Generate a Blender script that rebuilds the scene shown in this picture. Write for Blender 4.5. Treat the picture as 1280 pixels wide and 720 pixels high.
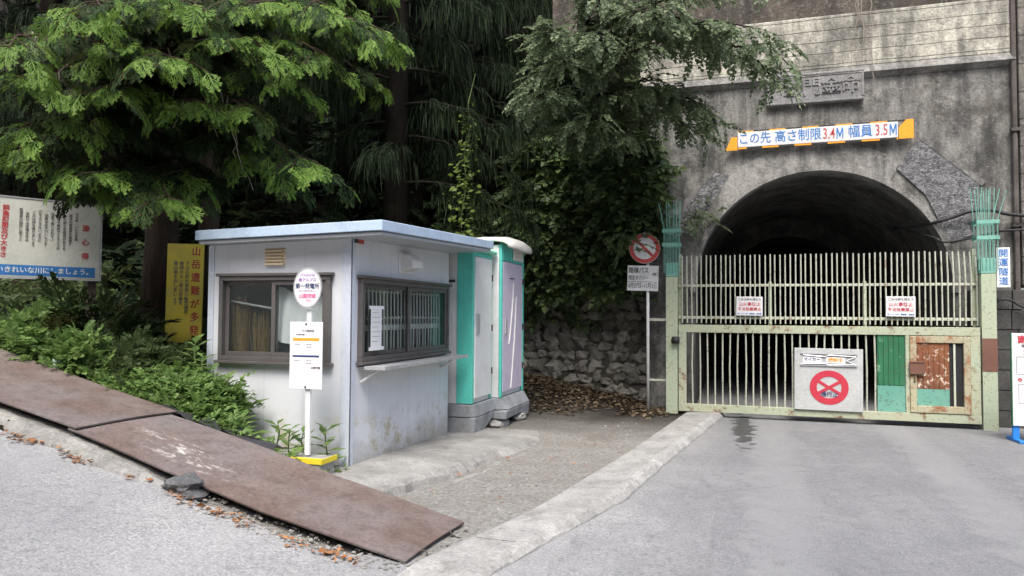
import bpy, bmesh, math, random
import numpy as np
from mathutils import Vector, Matrix
random.seed(7); RS = np.random.RandomState(7)
for o in list(bpy.data.objects): bpy.data.objects.remove(o)
SC = bpy.context.scene; COL = SC.collection
R = math.radians
# ------------------------------------------------------------------ camera, sky, sun, exposure
cd = bpy.data.cameras.new('camera'); co = bpy.data.objects.new('camera', cd); COL.objects.link(co)
cd.sensor_width = 36; cd.lens = 24.975; cd.clip_end = 500; cd.clip_start = .05
co.location = (0, 0, 1.6); co.rotation_euler = (R(92.05), R(-.35), R(17.3)); SC.camera = co
SUN_EL, SUN_AZ = R(58), R(168)
w = bpy.data.worlds.new('World'); SC.world = w; w.use_nodes = True
nt = w.node_tree; sky = nt.nodes.new('ShaderNodeTexSky'); sky.sky_type = 'NISHITA'; sky.sun_disc = False
sky.sun_elevation = SUN_EL; sky.sun_rotation = SUN_AZ; sky.air_density = 1.0; sky.dust_density = 4.0; sky.ozone_density = 1.0
nt.links.new(sky.outputs[0], nt.nodes['Background'].inputs[0]); nt.nodes['Background'].inputs[1].default_value = .14
sl = bpy.data.lights.new('sun', 'SUN'); sl.energy = 1.3; sl.angle = R(24); sl.color = (1, .985, .96)
so = bpy.data.objects.new('sun', sl); COL.objects.link(so)
sd = Vector((math.sin(SUN_AZ)*math.cos(SUN_EL), math.cos(SUN_AZ)*math.cos(SUN_EL), math.sin(SUN_EL)))
so.rotation_euler = sd.to_track_quat('Z', 'Y').to_euler(); so.location = sd*40
vs = SC.view_settings; vs.view_transform = 'Standard'; vs.look = 'None'; vs.exposure = 1.3; vs.gamma = 1; vs.use_curve_mapping = False
SC.render.engine = 'CYCLES'; SC.cycles.use_denoising = True; SC.cycles.max_bounces = 6; SC.cycles.diffuse_bounces = 3
SC.cycles.transparent_max_bounces = 8; SC.cycles.caustics_reflective = False; SC.cycles.caustics_refractive = False

# ------------------------------------------------------------------ materials
class Mat:
    def __init__(s, name):
        s.m = bpy.data.materials.new(name); s.m.use_nodes = True; s.t = s.m.node_tree
        s.p = s.t.nodes['Principled BSDF']; s.out = s.t.nodes['Material Output']
    def inp(s, sock, v):
        if isinstance(v, bpy.types.NodeSocket): s.t.links.new(v, sock)
        elif isinstance(v, (tuple, list)) and len(v) == 3 and len(sock.default_value) == 4: sock.default_value = (*v, 1)
        else: sock.default_value = v
    def n(s, ty, ins={}, **props):
        d = s.t.nodes.new('ShaderNode'+ty)
        for k, v in props.items(): setattr(d, k, v)
        for k, v in ins.items(): s.inp(d.inputs[k], v)
        return d
    def vec(s, sc=(1, 1, 1), loc=(0, 0, 0)):
        c = s.n('TexCoord').outputs['Object']
        return s.n('Mapping', {'Vector': c, 'Scale': sc, 'Location': loc}).outputs[0]
    def noise(s, scale, detail=4, rough=.55, sc=(1, 1, 1), loc=(0, 0, 0), dist=0):
        return s.n('TexNoise', {'Vector': s.vec(sc, loc), 'Scale': scale, 'Detail': detail, 'Roughness': rough, 'Distortion': dist}).outputs['Fac']
    def voro(s, scale, sc=(1, 1, 1), feature='F1', out='Distance'):
        return s.n('TexVoronoi', {'Vector': s.vec(sc), 'Scale': scale}, feature=feature).outputs[out]
    def ramp(s, f, stops, interp='LINEAR'):
        d = s.n('ValToRGB', {'Fac': f}); r = d.color_ramp; r.interpolation = interp
        while len(r.elements) < len(stops): r.elements.new(.5)
        for e, (p, c) in zip(r.elements, stops):
            e.position = p; e.color = (*c, 1) if not isinstance(c, (int, float)) else (c, c, c, 1)
        return d.outputs[0]
    def mix(s, f, a, b, mode='MIX'):
        d = s.n('MixRGB', {0: f, 1: a, 2: b}, blend_type=mode); return d.outputs[0]
    def math(s, op, a, b=0.0, c=None):
        d = s.n('Math', {0: a, 1: b}, operation=op)
        if c is not None: s.inp(d.inputs[2], c)
        return d.outputs[0]
    def xyz(s):
        d = s.n('SeparateXYZ', {0: s.n('TexCoord').outputs['Object']}); return d.outputs
    def fin(s, base=None, rough=.7, metal=0, bump=None, bs=.3, bd=.01, spec=None, sss=None):
        if base is not None: s.inp(s.p.inputs['Base Color'], base)
        s.inp(s.p.inputs['Roughness'], rough); s.inp(s.p.inputs['Metallic'], metal)
        if spec is not None: s.p.inputs['Specular IOR Level'].default_value = spec
        if bump is not None:
            b = s.n('Bump', {'Height': bump, 'Strength': bs, 'Distance': bd}); s.t.links.new(b.outputs[0], s.p.inputs['Normal'])
        return s.m
def dirty(name, c, d, rough=.55, amt=(.45, .75), scale=3, fine=40, metal=0, bs=.1, sc=(1, 1, 1)):
    """plain painted / plastic / metal surface with faint grime and a little unevenness"""
    m = Mat(name); n1 = m.noise(scale, 6, .65, sc); n2 = m.noise(fine, 3, .6)
    f = m.ramp(n1, [(amt[0], 0), (amt[1], 1)]); col = m.mix(f, c, d)
    col = m.mix(.18, col, m.ramp(n2, [(.3, (.35,)*3), (.7, (.9,)*3)]), 'OVERLAY')
    return m.fin(col, m.ramp(n1, [(.3, rough-.08), (.7, rough+.12)]), metal, n2, bs, .003)
def flat(name, c, rough=.5, metal=0): return dirty(name, c, tuple(x*.82 for x in c), rough, (.5, .9))

def leafmat(name, stops, trans=.35, rough=.5, spec=.25):
    m = Mat(name); g = m.n('NewGeometry')
    c = m.ramp(g.outputs['Random Per Island'], stops)
    n1 = m.noise(.9, 3, .6); c = m.mix(m.ramp(n1, [(.35, .0), (.7, .45)]), c, tuple(x*.45 for x in stops[len(stops)//2][1]))
    m.fin(c, rough, 0, spec=spec)
    tr = m.n('BsdfTranslucent', {'Color': m.mix(.5, c, tuple(min(1, x*1.5) for x in stops[-1][1]))})
    mx = m.n('MixShader', {0: trans, 1: m.p.outputs[0], 2: tr.outputs[0]}); m.t.links.new(mx.outputs[0], m.out.inputs[0])
    return m.m
def mk_asphalt():
    m = Mat('asphalt'); X, Y_, Z = m.xyz()
    sp = m.noise(150, 3, .7); sp2 = m.noise(55, 4, .75); big = m.noise(.55, 5, .6); mid = m.noise(3.2, 6, .62)
    # smoother darker paving towards the tunnel, coarser worn paving on the slope
    k = m.math('ADD', X, m.math('MULTIPLY', m.math('SUBTRACT', mid, .5), 1.6))
    old = m.ramp(m.math('MULTIPLY_ADD', k, -.55, .0), [(0, 0), (.75, 1)])
    a = m.ramp(sp2, [(.3, (.135, .136, .14)), (.7, (.265, .266, .27))])
    b = m.ramp(sp2, [(.3, (.15, .148, .145)), (.48, (.31, .308, .30)), (.72, (.52, .515, .50))])
    c = m.mix(old, a, b)
    c = m.mix(m.ramp(big, [(.42, 0), (.7, .5)]), c, (.145, .147, .155)); c = m.mix(m.ramp(m.noise(1.7, 6, .7, (1.6, .35, 1), loc=(2, 5, 0)), [(.5, 0), (.72, .3)]), c, (.30, .30, .30)); c = m.mix(m.ramp(m.noise(13, 5, .75), [(.52, 0), (.7, .5)]), c, (.12, .12, .122)); c = m.mix(m.ramp(mid, [(.5, 0), (.75, .4)]), c, (.30, .295, .28))
    c = m.mix(.35, c, m.ramp(sp, [(.3, (.1,)*3), (.7, (.9,)*3)]), 'OVERLAY')
    tr = m.math('SINE', m.math('MULTIPLY', m.math('ADD', m.math('SUBTRACT', X, m.math('MULTIPLY', Y_, .03)), m.math('MULTIPLY', mid, .5)), 3.7)); c = m.mix(m.ramp(tr, [(.35, 0), (.95, .28)]), c, (.33, .33, .325)); c = m.mix(m.ramp(m.noise(2.4, 6, .75, (1.5, .5, 1), loc=(8, 8, 0)), [(.6, 0), (.68, .35)]), c, (.10, .10, .102))
    # water leak below the gate
    dx = m.math('MULTIPLY', m.math('SUBTRACT', X, .13), 3.9); dy = m.math('MULTIPLY', m.math('SUBTRACT', Y_, 10.95), .42)
    r = m.math('ADD', m.math('SQRT', m.math('ADD', m.math('MULTIPLY', dx, dx), m.math('MULTIPLY', dy, dy))), m.math('MULTIPLY', m.math('SUBTRACT', m.noise(5.5, 6, .75), .5), 2.6))
    wet = m.ramp(r, [(.5, 1), (.62, 0)]); c = m.mix(m.math('MULTIPLY', wet, .85), c, (.04, .042, .043))
    # dirt gathered near the gate, fine cracks
    cr = m.voro(.45, feature='DISTANCE_TO_EDGE'); crk = m.ramp(m.math('ADD', cr, m.math('MULTIPLY', m.noise(9, 4, .7), .05)), [(.026, 1), (.034, 0)])
    c = m.mix(m.math('MULTIPLY', crk, .12), c, (.06, .06, .06))
    return m.fin(c, m.mix(wet, (.85,)*3, (.4,)*3), 0, m.math('ADD', sp2, m.math('MULTIPLY', sp, .5)), .8, .012)
def mk_concrete(name, a=(.25, .245, .23), b=(.43, .42, .39), stain=(.12, .115, .1), seam=None, moss=0):
    m = Mat(name); n1 = m.noise(2.2, 7, .65); n2 = m.noise(38, 4, .7); n3 = m.noise(130, 2, .6)
    c = m.ramp(n1, [(.3, a), (.7, b)]); c = m.mix(m.ramp(m.noise(5, 6, .7), [(.52, 0), (.75, .7)]), c, stain)
    c = m.mix(.4, c, m.ramp(n2, [(.25, (.12,)*3), (.75, (.9,)*3)]), 'OVERLAY')
    c = m.mix(m.ramp(n3, [(.66, 0), (.74, .55)]), c, (.55, .54, .5))
    if moss: c = m.mix(m.ramp(m.noise(1.5, 6, .7), [(.5, 0), (.7, moss)]), c, (.07, .085, .035))
    return m.fin(c, .88, 0, m.math('ADD', n2, n1), .7, .02)
def mk_headwall(name='stained_concrete', base=(.165, .163, .147), light=(.35, .345, .31), dark=(.022, .021, .02), board=0):
    m = Mat(name); X, Y_, Z = m.xyz()
    n = m.noise(1.1, 8, .68); fine = m.noise(26, 5, .7); st = m.noise(2.6, 7, .68, (1.3, 1.3, .16)); st2 = m.noise(7, 5, .65, (1.2, 1.2, .08))
    c = m.ramp(n, [(.32, base), (.55, tuple((p+q)/2 for p, q in zip(base, light))), (.74, light)])
    c = m.mix(m.ramp(st, [(.45, 0), (.62, .72)]), c, dark); c = m.mix(m.ramp(st2, [(.56, 0), (.74, .3)]), c, dark)
    c = m.mix(m.ramp(m.noise(.8, 6, .7, loc=(3, 1, 7)), [(.56, 0), (.7, .45)]), c, (.22, .19, .14))
    c = m.mix(.5, c, m.ramp(fine, [(.28, (.12,)*3), (.72, (.9,)*3)]), 'OVERLAY')
    c = m.mix(m.ramp(m.noise(2.1, 8, .72, loc=(1, 6, 2)), [(.47, 0), (.62, .7)]), c, dark); c = m.mix(m.ramp(m.noise(16, 5, .8, loc=(9, 2, 0)), [(.57, 0), (.66, .55)]), c, (.40, .39, .36))
    h = m.math('ADD', n, fine)
    if board:
        fr = m.math('FRACT', m.math('ADD', m.math('MULTIPLY', Z, 1/board), m.math('MULTIPLY', m.noise(.8, 3), .3)))
        ln = m.ramp(fr, [(0, 1), (.05, 1), (.1, 0)]); c = m.mix(m.math('MULTIPLY', ln, .2), c, (.12, .115, .095)); h = m.math('SUBTRACT', h, m.math('MULTIPLY', ln, .7))
    return m.fin(c, .9, 0, h, .6, .03)
def mk_rust(name, a, b, c3, scale=2.2, scratch=0):
    m = Mat(name); n1 = m.noise(scale, 7, .68); n2 = m.noise(34, 5, .7); n3 = m.noise(1.1, 5, .6, loc=(5, 3, 1))
    c = m.ramp(n1, [(.3, a), (.55, b), (.75, c3)]); c = m.mix(m.ramp(n3, [(.42, 0), (.68, .75)]), c, (.165, .15, .142)); c = m.mix(m.ramp(m.noise(6, 7, .75, loc=(1, 1, 8)), [(.5, 0), (.68, .55)]), c, tuple(x*.55 for x in a))
    c = m.mix(.45, c, m.ramp(n2, [(.25, (.15,)*3), (.75, (.85,)*3)]), 'OVERLAY')
    if scratch:
        s1 = m.noise(11, 7, .8, (.6, 1.5, 1)); X, Y_, Z = m.xyz(); ex = m.math('MULTIPLY', m.math('ADD', X, .62), 1.5); ey = m.math('MULTIPLY', m.math('ADD', m.math('ADD', Y_, .2), m.math('MULTIPLY', X, .10)), 4.2); s2 = m.math('ADD', m.math('SUBTRACT', .86, m.math('ADD', m.math('MULTIPLY', ex, ex), m.math('MULTIPLY', ey, ey))), m.math('MULTIPLY', m.math('SUBTRACT', m.noise(2.5, 4, .7), .5), .9))
        k = m.math('MULTIPLY', m.ramp(s1, [(.52, 0), (.62, 1)]), m.ramp(s2, [(.1, .0), (.75, scratch)])); c = m.mix(k, c, (.52, .49, .45))
    return m.fin(c, .78, .0, n2, .4, .006)
def mk_peel(name, paint, paint2, rust=(.12, .055, .03), lo=.56, hi=.64, sc=6, dark=(.09, .09, .06)):
    m = Mat(name); n1 = m.noise(sc, 8, .7); n2 = m.noise(1.4, 5, .6); n3 = m.noise(45, 4, .7)
    c = m.mix(m.ramp(n2, [(.35, 0), (.65, 1)]), paint, paint2)
    c = m.mix(m.ramp(n1, [(lo, 0), (hi, 1)]), c, m.ramp(n3, [(.3, rust), (.7, tuple(x*2 for x in rust))]))
    c = m.mix(m.ramp(m.noise(22, 6, .75, loc=(4, 4, 4)), [(.56, 0), (.63, .75)]), c, dark)
    return m.fin(c, .7, 0, m.math('ADD', n1, n3), .35, .006)
def mk_soil():
    m = Mat('soil'); n1 = m.noise(.9, 6, .65); n2 = m.noise(28, 5, .75); X, Y_, Z = m.xyz()
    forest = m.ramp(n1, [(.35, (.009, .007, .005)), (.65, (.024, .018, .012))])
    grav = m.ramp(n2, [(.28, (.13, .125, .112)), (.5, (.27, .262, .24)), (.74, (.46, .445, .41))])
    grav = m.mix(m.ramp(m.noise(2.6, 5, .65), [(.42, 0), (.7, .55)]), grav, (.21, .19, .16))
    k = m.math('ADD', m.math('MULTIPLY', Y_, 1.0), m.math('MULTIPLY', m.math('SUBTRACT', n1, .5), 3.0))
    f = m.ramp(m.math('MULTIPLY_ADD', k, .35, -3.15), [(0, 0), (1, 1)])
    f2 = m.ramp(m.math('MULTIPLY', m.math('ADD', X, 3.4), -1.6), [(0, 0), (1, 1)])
    f2 = m.math('MAXIMUM', f2, m.ramp(m.math('MULTIPLY', m.math('ADD', Y_, 12), -.2), [(0, 0), (1, 1)]))  # carries the dark forest soil onto the added hillside behind the camera
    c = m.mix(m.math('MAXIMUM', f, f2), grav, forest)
    return m.fin(c, .95, 0, n2, 1.0, .03, spec=.1)
def mk_glass():
    m = Mat('window_glass'); t = m.n('BsdfTransparent', {'Color': (.86, .89, .88)}); g = m.n('BsdfGlossy', {'Color': (1, 1, 1), 'Roughness': .03})
    mx = m.n('MixShader', {0: m.math('MULTIPLY_ADD', m.n('LayerWeight', {'Blend': .22}).outputs['Fresnel'], .12, .015), 1: t.outputs[0], 2: g.outputs[0]})
    m.t.links.new(mx.outputs[0], m.out.inputs[0]); return m.m
def mk_boothwall():
    m = Mat('booth_panel'); X, Y_, Z = m.xyz(); n1 = m.noise(2, 6, .6); n2 = m.noise(60, 3)
    c = m.ramp(n1, [(.3, (.595, .618, .648)), (.7, (.672, .692, .718))])
    drip = m.noise(5, 6, .7, (1.6, 1.6, .12)); c = m.mix(m.ramp(drip, [(.52, 0), (.75, .16)]), c, (.40, .40, .39))
    c = m.mix(m.ramp(m.math('MULTIPLY', m.ramp(m.noise(4.5, 7, .75, loc=(2, 7, 1)), [(.5, 0), (.62, 1)]), m.ramp(Z, [(.25, 1), (.55, 0)])), [(0, 0), (1, .8)]), c, (.36, .30, .13)); low = m.ramp(m.math('ADD', Z, m.math('MULTIPLY', m.noise(3.5, 6, .7), .7)), [(.3, .75), (.62, 0)]); c = m.mix(low, c, (.31, .29, .25))
    s = m.math('FRACT', m.math('MULTIPLY', m.math('ADD', X, m.math('ADD', Y_, .02)), 1/.46)); ln = m.ramp(s, [(0, 1), (.012, 1), (.022, 0)])
    c = m.mix(m.math('MULTIPLY', ln, .28), c, (.25, .26, .28))
    return m.fin(c, .5, 0, m.math('SUBTRACT', n2, m.math('MULTIPLY', ln, 3)), .12, .003)
def mk_stone():
    m = Mat('field_stone'); g = m.n('NewGeometry'); n1 = m.noise(7, 6, .7); n2 = m.noise(45, 4, .7)
    c = m.ramp(g.outputs['Random Per Island'], [(0, (.17, .165, .14)), (.5, (.29, .28, .245)), (1, (.43, .415, .36))])
    c = m.mix(m.ramp(n1, [(.4, 0), (.7, .65)]), c, (.07, .075, .045)); c = m.mix(.5, c, m.ramp(n2, [(.25, (.12,)*3), (.75, (.9,)*3)]), 'OVERLAY')
    return m.fin(c, .9, 0, m.math('ADD', n1, n2), .8, .02)
def mk_bark(name, a, b):
    m = Mat(name); n = m.noise(14, 6, .7, (1, 1, .12)); c = m.ramp(n, [(.3, a), (.7, b)])
    c = m.mix(m.ramp(m.noise(2, 4), [(.5, 0), (.75, .5)]), c, (.045, .055, .025)); return m.fin(c, .95, 0, n, 1, .03, spec=.12)

M = dict(
    asphalt=mk_asphalt(), kerb=mk_concrete('kerb_concrete', (.24, .236, .222), (.40, .395, .37)), pad=mk_concrete('pad_concrete', (.19, .185, .172), (.35, .345, .32)),
    oldkerb=mk_concrete('worn_kerb', (.15, .145, .132), (.36, .35, .32), (.08, .075, .065)), soil=mk_soil(),
    head=mk_headwall(), cream=mk_headwall('board_marked_concrete', (.42, .405, .335), (.70, .67, .55), (.10, .095, .085), .19),
    upper=mk_headwall('brown_stained_concrete', (.075, .063, .05), (.14, .12, .095), (.03, .026, .022)),
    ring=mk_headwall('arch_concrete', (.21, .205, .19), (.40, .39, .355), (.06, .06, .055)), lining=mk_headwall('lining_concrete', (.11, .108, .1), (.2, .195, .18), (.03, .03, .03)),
    wing=mk_headwall('wing_concrete', (.17, .155, .13), (.36, .33, .28), (.05, .047, .042), .42),
    lump=mk_concrete('broken_asphalt', (.05, .05, .052), (.13, .13, .132), (.03, .03, .03)), block=mk_concrete('dark_block', (.03, .03, .029), (.085, .083, .077), (.018, .018, .018)),
    plaque=mk_concrete('plaque_concrete', (.15, .15, .147), (.31, .305, .295), (.08, .08, .075)),
    steel=mk_rust('rusty_steel', (.092, .058, .046), (.14, .099, .084), (.19, .145, .125), 2.2, .9), rustedge=mk_rust('plate_edge', (.03, .02, .016), (.06, .04, .03), (.09, .06, .045)),
    gate=mk_peel('peeling_green_paint', (.40, .46, .33), (.43, .44, .31), lo=.55, hi=.65), gatep=mk_peel('pale_green_paint', (.38, .46, .33), (.44, .47, .33), lo=.60, hi=.68),
    bars=mk_peel('pale_bar_paint', (.56, .58, .48), (.46, .48, .38), (.16, .10, .06), .58, .7), turq=mk_peel('turquoise_paint', (.13, .36, .28), (.22, .46, .38), lo=.68, hi=.76),
    rust=mk_peel('rust_orange', (.24, .085, .03), (.16, .06, .03), (.60, .52, .42), .54, .64, 15, (.05, .025, .015)), brown=mk_peel('rust_brown', (.15, .065, .045), (.2, .10, .065), (.08, .04, .03)),
    wicket=mk_peel('rusty_green_paint', (.40, .36, .24), (.44, .42, .28), (.20, .08, .035), .50, .60, 4), gdark=mk_peel('dark_green_sheet', (.018, .13, .055), (.03, .19, .085), (.30, .40, .30), .62, .70, 7), gteal=mk_peel('teal_primer', (.11, .33, .25), (.16, .38, .30), (.20, .30, .25), .62, .72),
    soot=flat('black_metal', (.02, .02, .02)), booth=mk_boothwall(), trim=dirty('pale_blue_trim', (.43, .54, .68), (.30, .38, .48), .42), ctrim=dirty('corner_trim', (.53, .58, .65), (.44, .48, .54), .45), soffit=flat('soffit_grey', (.36, .38, .40)),
    sash=dirty('bronze_aluminium', (.115, .106, .101), (.075, .069, .066), .42, metal=.2), glass=mk_glass(), inner=flat('booth_inside', (.42, .42, .40)), alum=dirty('aluminium', (.55, .56, .57), (.40, .41, .42), .42, metal=.5),
    louver=flat('cream_vent', (.75, .62, .42)), white=dirty('white_paint', (.74, .74, .73), (.60, .60, .57), .5), paper=flat('paper', (.80, .80, .80), .7), cloth=flat('cloth', (.82, .82, .84), .9),
    straw=dirty('straw', (.36, .27, .15), (.20, .14, .07), .9, (.35, .65), 20), tteal=dirty('teal_plastic', (.10, .54, .44), (.08, .44, .36), .42), tgrey=dirty('pale_plastic', (.68, .69, .68), (.55, .55, .53), .45),
    tbase=dirty('grey_plastic_base', (.30, .325, .35), (.17, .17, .165), .6, (.4, .7)), lav=dirty('lavender_plastic', (.60, .54, .66), (.50, .45, .56), .42), troof=dirty('white_plastic', (.72, .71, .66), (.55, .53, .46), .42), 
    red=flat('sign_red', (.50, .035, .06)), pink=flat('sign_pink', (.70, .16, .35)), blue=flat('sign_blue', (.03, .17, .45)), navy=flat('navy_ink', (.03, .05, .14)), black=flat('black_ink', (.02, .02, .022)),
    orange=flat('sign_orange', (.85, .33, .015)), yellow=dirty('faded_yellow', (.88, .70, .07), (.70, .58, .13), .6, (.4, .7)), yel2=flat('hazard_yellow', (.72, .56, .03)), board=dirty('notice_white', (.62, .63, .57), (.48, .50, .44), .55, (.35, .7)),
    signw=dirty('sign_face', (.68, .69, .68), (.52, .53, .51), .5, (.4, .7), 7), plate=dirty('panel_grey', (.50, .51, .50), (.38, .40, .39), .55, (.35, .7), 4), dred=flat('faded_red', (.45, .06, .06)), ink=flat('faded_ink', (.16, .15, .15)), purple=flat('violet_ink', (.35, .2, .5)), slab=flat('thin_green', (.2, .55, .4)),
    legblue=flat('blue_leg', (.02, .20, .62)), cable=flat('black_rubber', (.018, .018, .018), .6), pipe=mk_rust('rusty_pipe', (.05, .04, .034), (.09, .072, .06), (.16, .14, .12)), tarp=flat('black_sheet', (.03, .03, .033), .6), pvc=flat('pale_pvc', (.40, .52, .47)), wood=dirty('grey_wood', (.10, .075, .055), (.055, .042, .03), .8),
    stone=mk_stone(), mortar=mk_concrete('mortar', (.05, .048, .04), (.11, .10, .085), (.03, .03, .022), moss=.6), dead=flat('dead_twig', (.26, .22, .18), .9),
    bark=mk_bark('red_bark', (.035, .024, .018), (.115, .082, .062)), bark2=mk_bark('dark_bark', (.009, .007, .006), (.03, .024, .02)), litter=leafmat('leaf_litter', [(0, (.06, .043, .028)), (.5, (.135, .098, .06)), (1, (.30, .245, .16))], .1, .8), fallen=leafmat('fallen_leaf', [(0, (.22, .085, .03)), (.5, (.34, .15, .06)), (1, (.42, .25, .13))], .1, .8),
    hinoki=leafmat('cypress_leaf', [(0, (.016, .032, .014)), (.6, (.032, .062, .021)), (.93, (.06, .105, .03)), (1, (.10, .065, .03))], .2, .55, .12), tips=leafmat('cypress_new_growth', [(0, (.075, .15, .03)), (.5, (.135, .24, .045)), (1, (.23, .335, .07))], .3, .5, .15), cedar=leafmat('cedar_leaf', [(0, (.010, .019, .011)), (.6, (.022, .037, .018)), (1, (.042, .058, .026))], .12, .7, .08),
    maple=leafmat('broad_leaf', [(0, (.065, .095, .055)), (.5, (.135, .185, .10)), (1, (.27, .33, .18))], .3, .4), ivy=leafmat('bank_leaf', [(0, (.03, .055, .026)), (.45, (.07, .115, .05)), (.85, (.11, .17, .06)), (1, (.20, .23, .08))], .2, .45),
    weed=leafmat('weed_leaf', [(0, (.09, .16, .045)), (.5, (.15, .25, .07)), (1, (.25, .36, .11))], .35, .45), bamboo=leafmat('dull_leaf', [(0, (.045, .075, .028)), (.5, (.075, .115, .042)), (1, (.14, .18, .07))], .3, .5), vine=leafmat('vine_leaf', [(0, (.10, .16, .03)), (1, (.20, .28, .06))], .4, .5), stem=flat('green_stem', (.10, .14, .05), .8))

# ------------------------------------------------------------------ mesh helpers
ORG = {}
class MB:
    def __init__(s): s.v = []; s.f = []
    def add(s, vs, fs):
        b = len(s.v); s.v += [tuple(x) for x in vs]; s.f += [tuple(i+b for i in f) for f in fs]; return s
    def box(s, x0, x1, y0, y1, z0, z1, T=None):
        c = [(x, y, z) for z in (z0, z1) for y in (y0, y1) for x in (x0, x1)]
        if T is not None: c = [T @ Vector(p) for p in c]
        return s.add(c, [(0, 2, 3, 1), (4, 5, 7, 6), (0, 1, 5, 4), (2, 6, 7, 3), (0, 4, 6, 2), (1, 3, 7, 5)])
    def prism(s, poly, d0, d1, T):
        """polygon in local xy of T, extruded along local z from d0 to d1"""
        n = len(poly); vs = [T @ Vector((*p, d0)) for p in poly]+[T @ Vector((*p, d1)) for p in poly]
        return s.add(vs, [tuple(range(n))[::-1], tuple(range(n, 2*n))]+[(i, (i+1) % n, n+(i+1) % n, n+i) for i in range(n)])
    def tube(s, pts, rad, n=8, cap=True):
        pts = [Vector(p) for p in pts]; rad = rad if isinstance(rad, (list, tuple)) else [rad]*len(pts); vs = []; u = None
        for i, p in enumerate(pts):
            t = (pts[min(i+1, len(pts)-1)]-pts[max(i-1, 0)]).normalized()
            if u is None: u = t.orthogonal().normalized()
            u = (u-t*u.dot(t)); u = u.normalized() if u.length > 1e-5 else t.orthogonal().normalized(); v = t.cross(u)
            vs += [p+(u*math.cos(a)+v*math.sin(a))*rad[i] for a in [2*math.pi*k/n for k in range(n)]]
        fs = [(i*n+k, i*n+(k+1) % n, (i+1)*n+(k+1) % n, (i+1)*n+k) for i in range(len(pts)-1) for k in range(n)]
        if cap: fs += [tuple(range(n))[::-1], tuple(range((len(pts)-1)*n, len(pts)*n))]
        return s.add(vs, fs)
    def ring(s, r0, r1, d0, d1, T, n=40, sx=1, sy=1):
        vs = [T @ Vector((r*math.cos(a)*sx, r*math.sin(a)*sy, d)) for d in (d0, d1) for r in (r0, r1) for a in [2*math.pi*k/n for k in range(n)]]
        q = lambda j, k: j*n+k % n
        return s.add(vs, [f for k in range(n) for f in ((q(2, k), q(3, k), q(3, k+1), q(2, k+1)), (q(1, k), q(1, k+1), q(3, k+1), q(3, k)), (q(0, k), q(2, k), q(2, k+1), q(0, k+1)), (q(0, k+1), q(1, k+1), q(1, k), q(0, k)))])
    def disc(s, r, d0, d1, T, n=40, sx=1, sy=1): return s.prism([(r*math.cos(2*math.pi*k/n)*sx, r*math.sin(2*math.pi*k/n)*sy) for k in range(n)], d0, d1, T)
    def build(s, name, mat, parent=None, bevel=0, smooth=False, seg=1):
        me = bpy.data.meshes.new(name); og = ORG.get(parent, Vector((0, 0, 0))) if parent else Vector((0, 0, 0))
        me.from_pydata([(p[0]-og[0], p[1]-og[1], p[2]-og[2]) for p in s.v], [], s.f); me.update()
        if bevel or True:
            bm = bmesh.new(); bm.from_mesh(me)
            bmesh.ops.recalc_face_normals(bm, faces=bm.faces)
            if bevel: bmesh.ops.bevel(bm, geom=bm.edges[:], offset=bevel, segments=seg, affect='EDGES', clamp_overlap=True)
            bm.to_mesh(me); bm.free()
        me.materials.append(mat)
        if smooth: me.polygons.foreach_set('use_smooth', [True]*len(me.polygons))
        o = bpy.data.objects.new(name, me); COL.objects.link(o)
        if parent: o.parent = parent; ORG[o] = og
        return o
def npmesh(name, V, F, mat, parent=None, smooth=False):
    k = F.shape[1]; og = np.array(ORG.get(parent, (0, 0, 0))) if parent else np.zeros(3)
    me = bpy.data.meshes.new(name); me.vertices.add(len(V)); me.vertices.foreach_set('co', (V-og).astype(np.float32).ravel())
    me.loops.add(F.size); me.loops.foreach_set('vertex_index', F.astype(np.int32).ravel())
    me.polygons.add(len(F)); me.polygons.foreach_set('loop_start', np.arange(0, F.size, k, dtype=np.int32)); me.polygons.foreach_set('loop_total', np.full(len(F), k, dtype=np.int32))
    if smooth: me.polygons.foreach_set('use_smooth', np.ones(len(F), dtype=bool))
    me.update(calc_edges=True); me.materials.append(mat); o = bpy.data.objects.new(name, me); COL.objects.link(o)
    if parent: o.parent = parent; ORG[o] = Vector(og)
    return o
def thing(name, label, cat, loc, group=None):
    o = bpy.data.objects.new(name, None); COL.objects.link(o); o.location = loc; o.empty_display_size = .2
    o['label'] = label; o['category'] = cat; ORG[o] = Vector(loc)
    if group: o['group'] = group
    return o
def tag(o, label, cat, group=None, kind=None):
    o['label'] = label; o['category'] = cat
    if group: o['group'] = group
    if kind: o['kind'] = kind
    return o
def struct(o): o['kind'] = 'structure'; return o
def dup(root, loc, rz, sc, label):
    r = root.copy(); COL.objects.link(r); r.location = loc; r.rotation_euler = (0, 0, rz); r.scale = (sc,)*3; r['label'] = label
    for ch in root.children:
        c = ch.copy(); COL.objects.link(c); c.parent = r
    return r
def frame(o, x, up=(0, 0, 1)):
    """local x to the right, local y up, local z towards the reader"""
    x = Vector(x).normalized(); up = Vector(up); z = x.cross(up).normalized(); y = z.cross(x).normalized()
    m = Matrix((x, y, z)).transposed().to_4x4(); m.translation = Vector(o); return m
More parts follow.
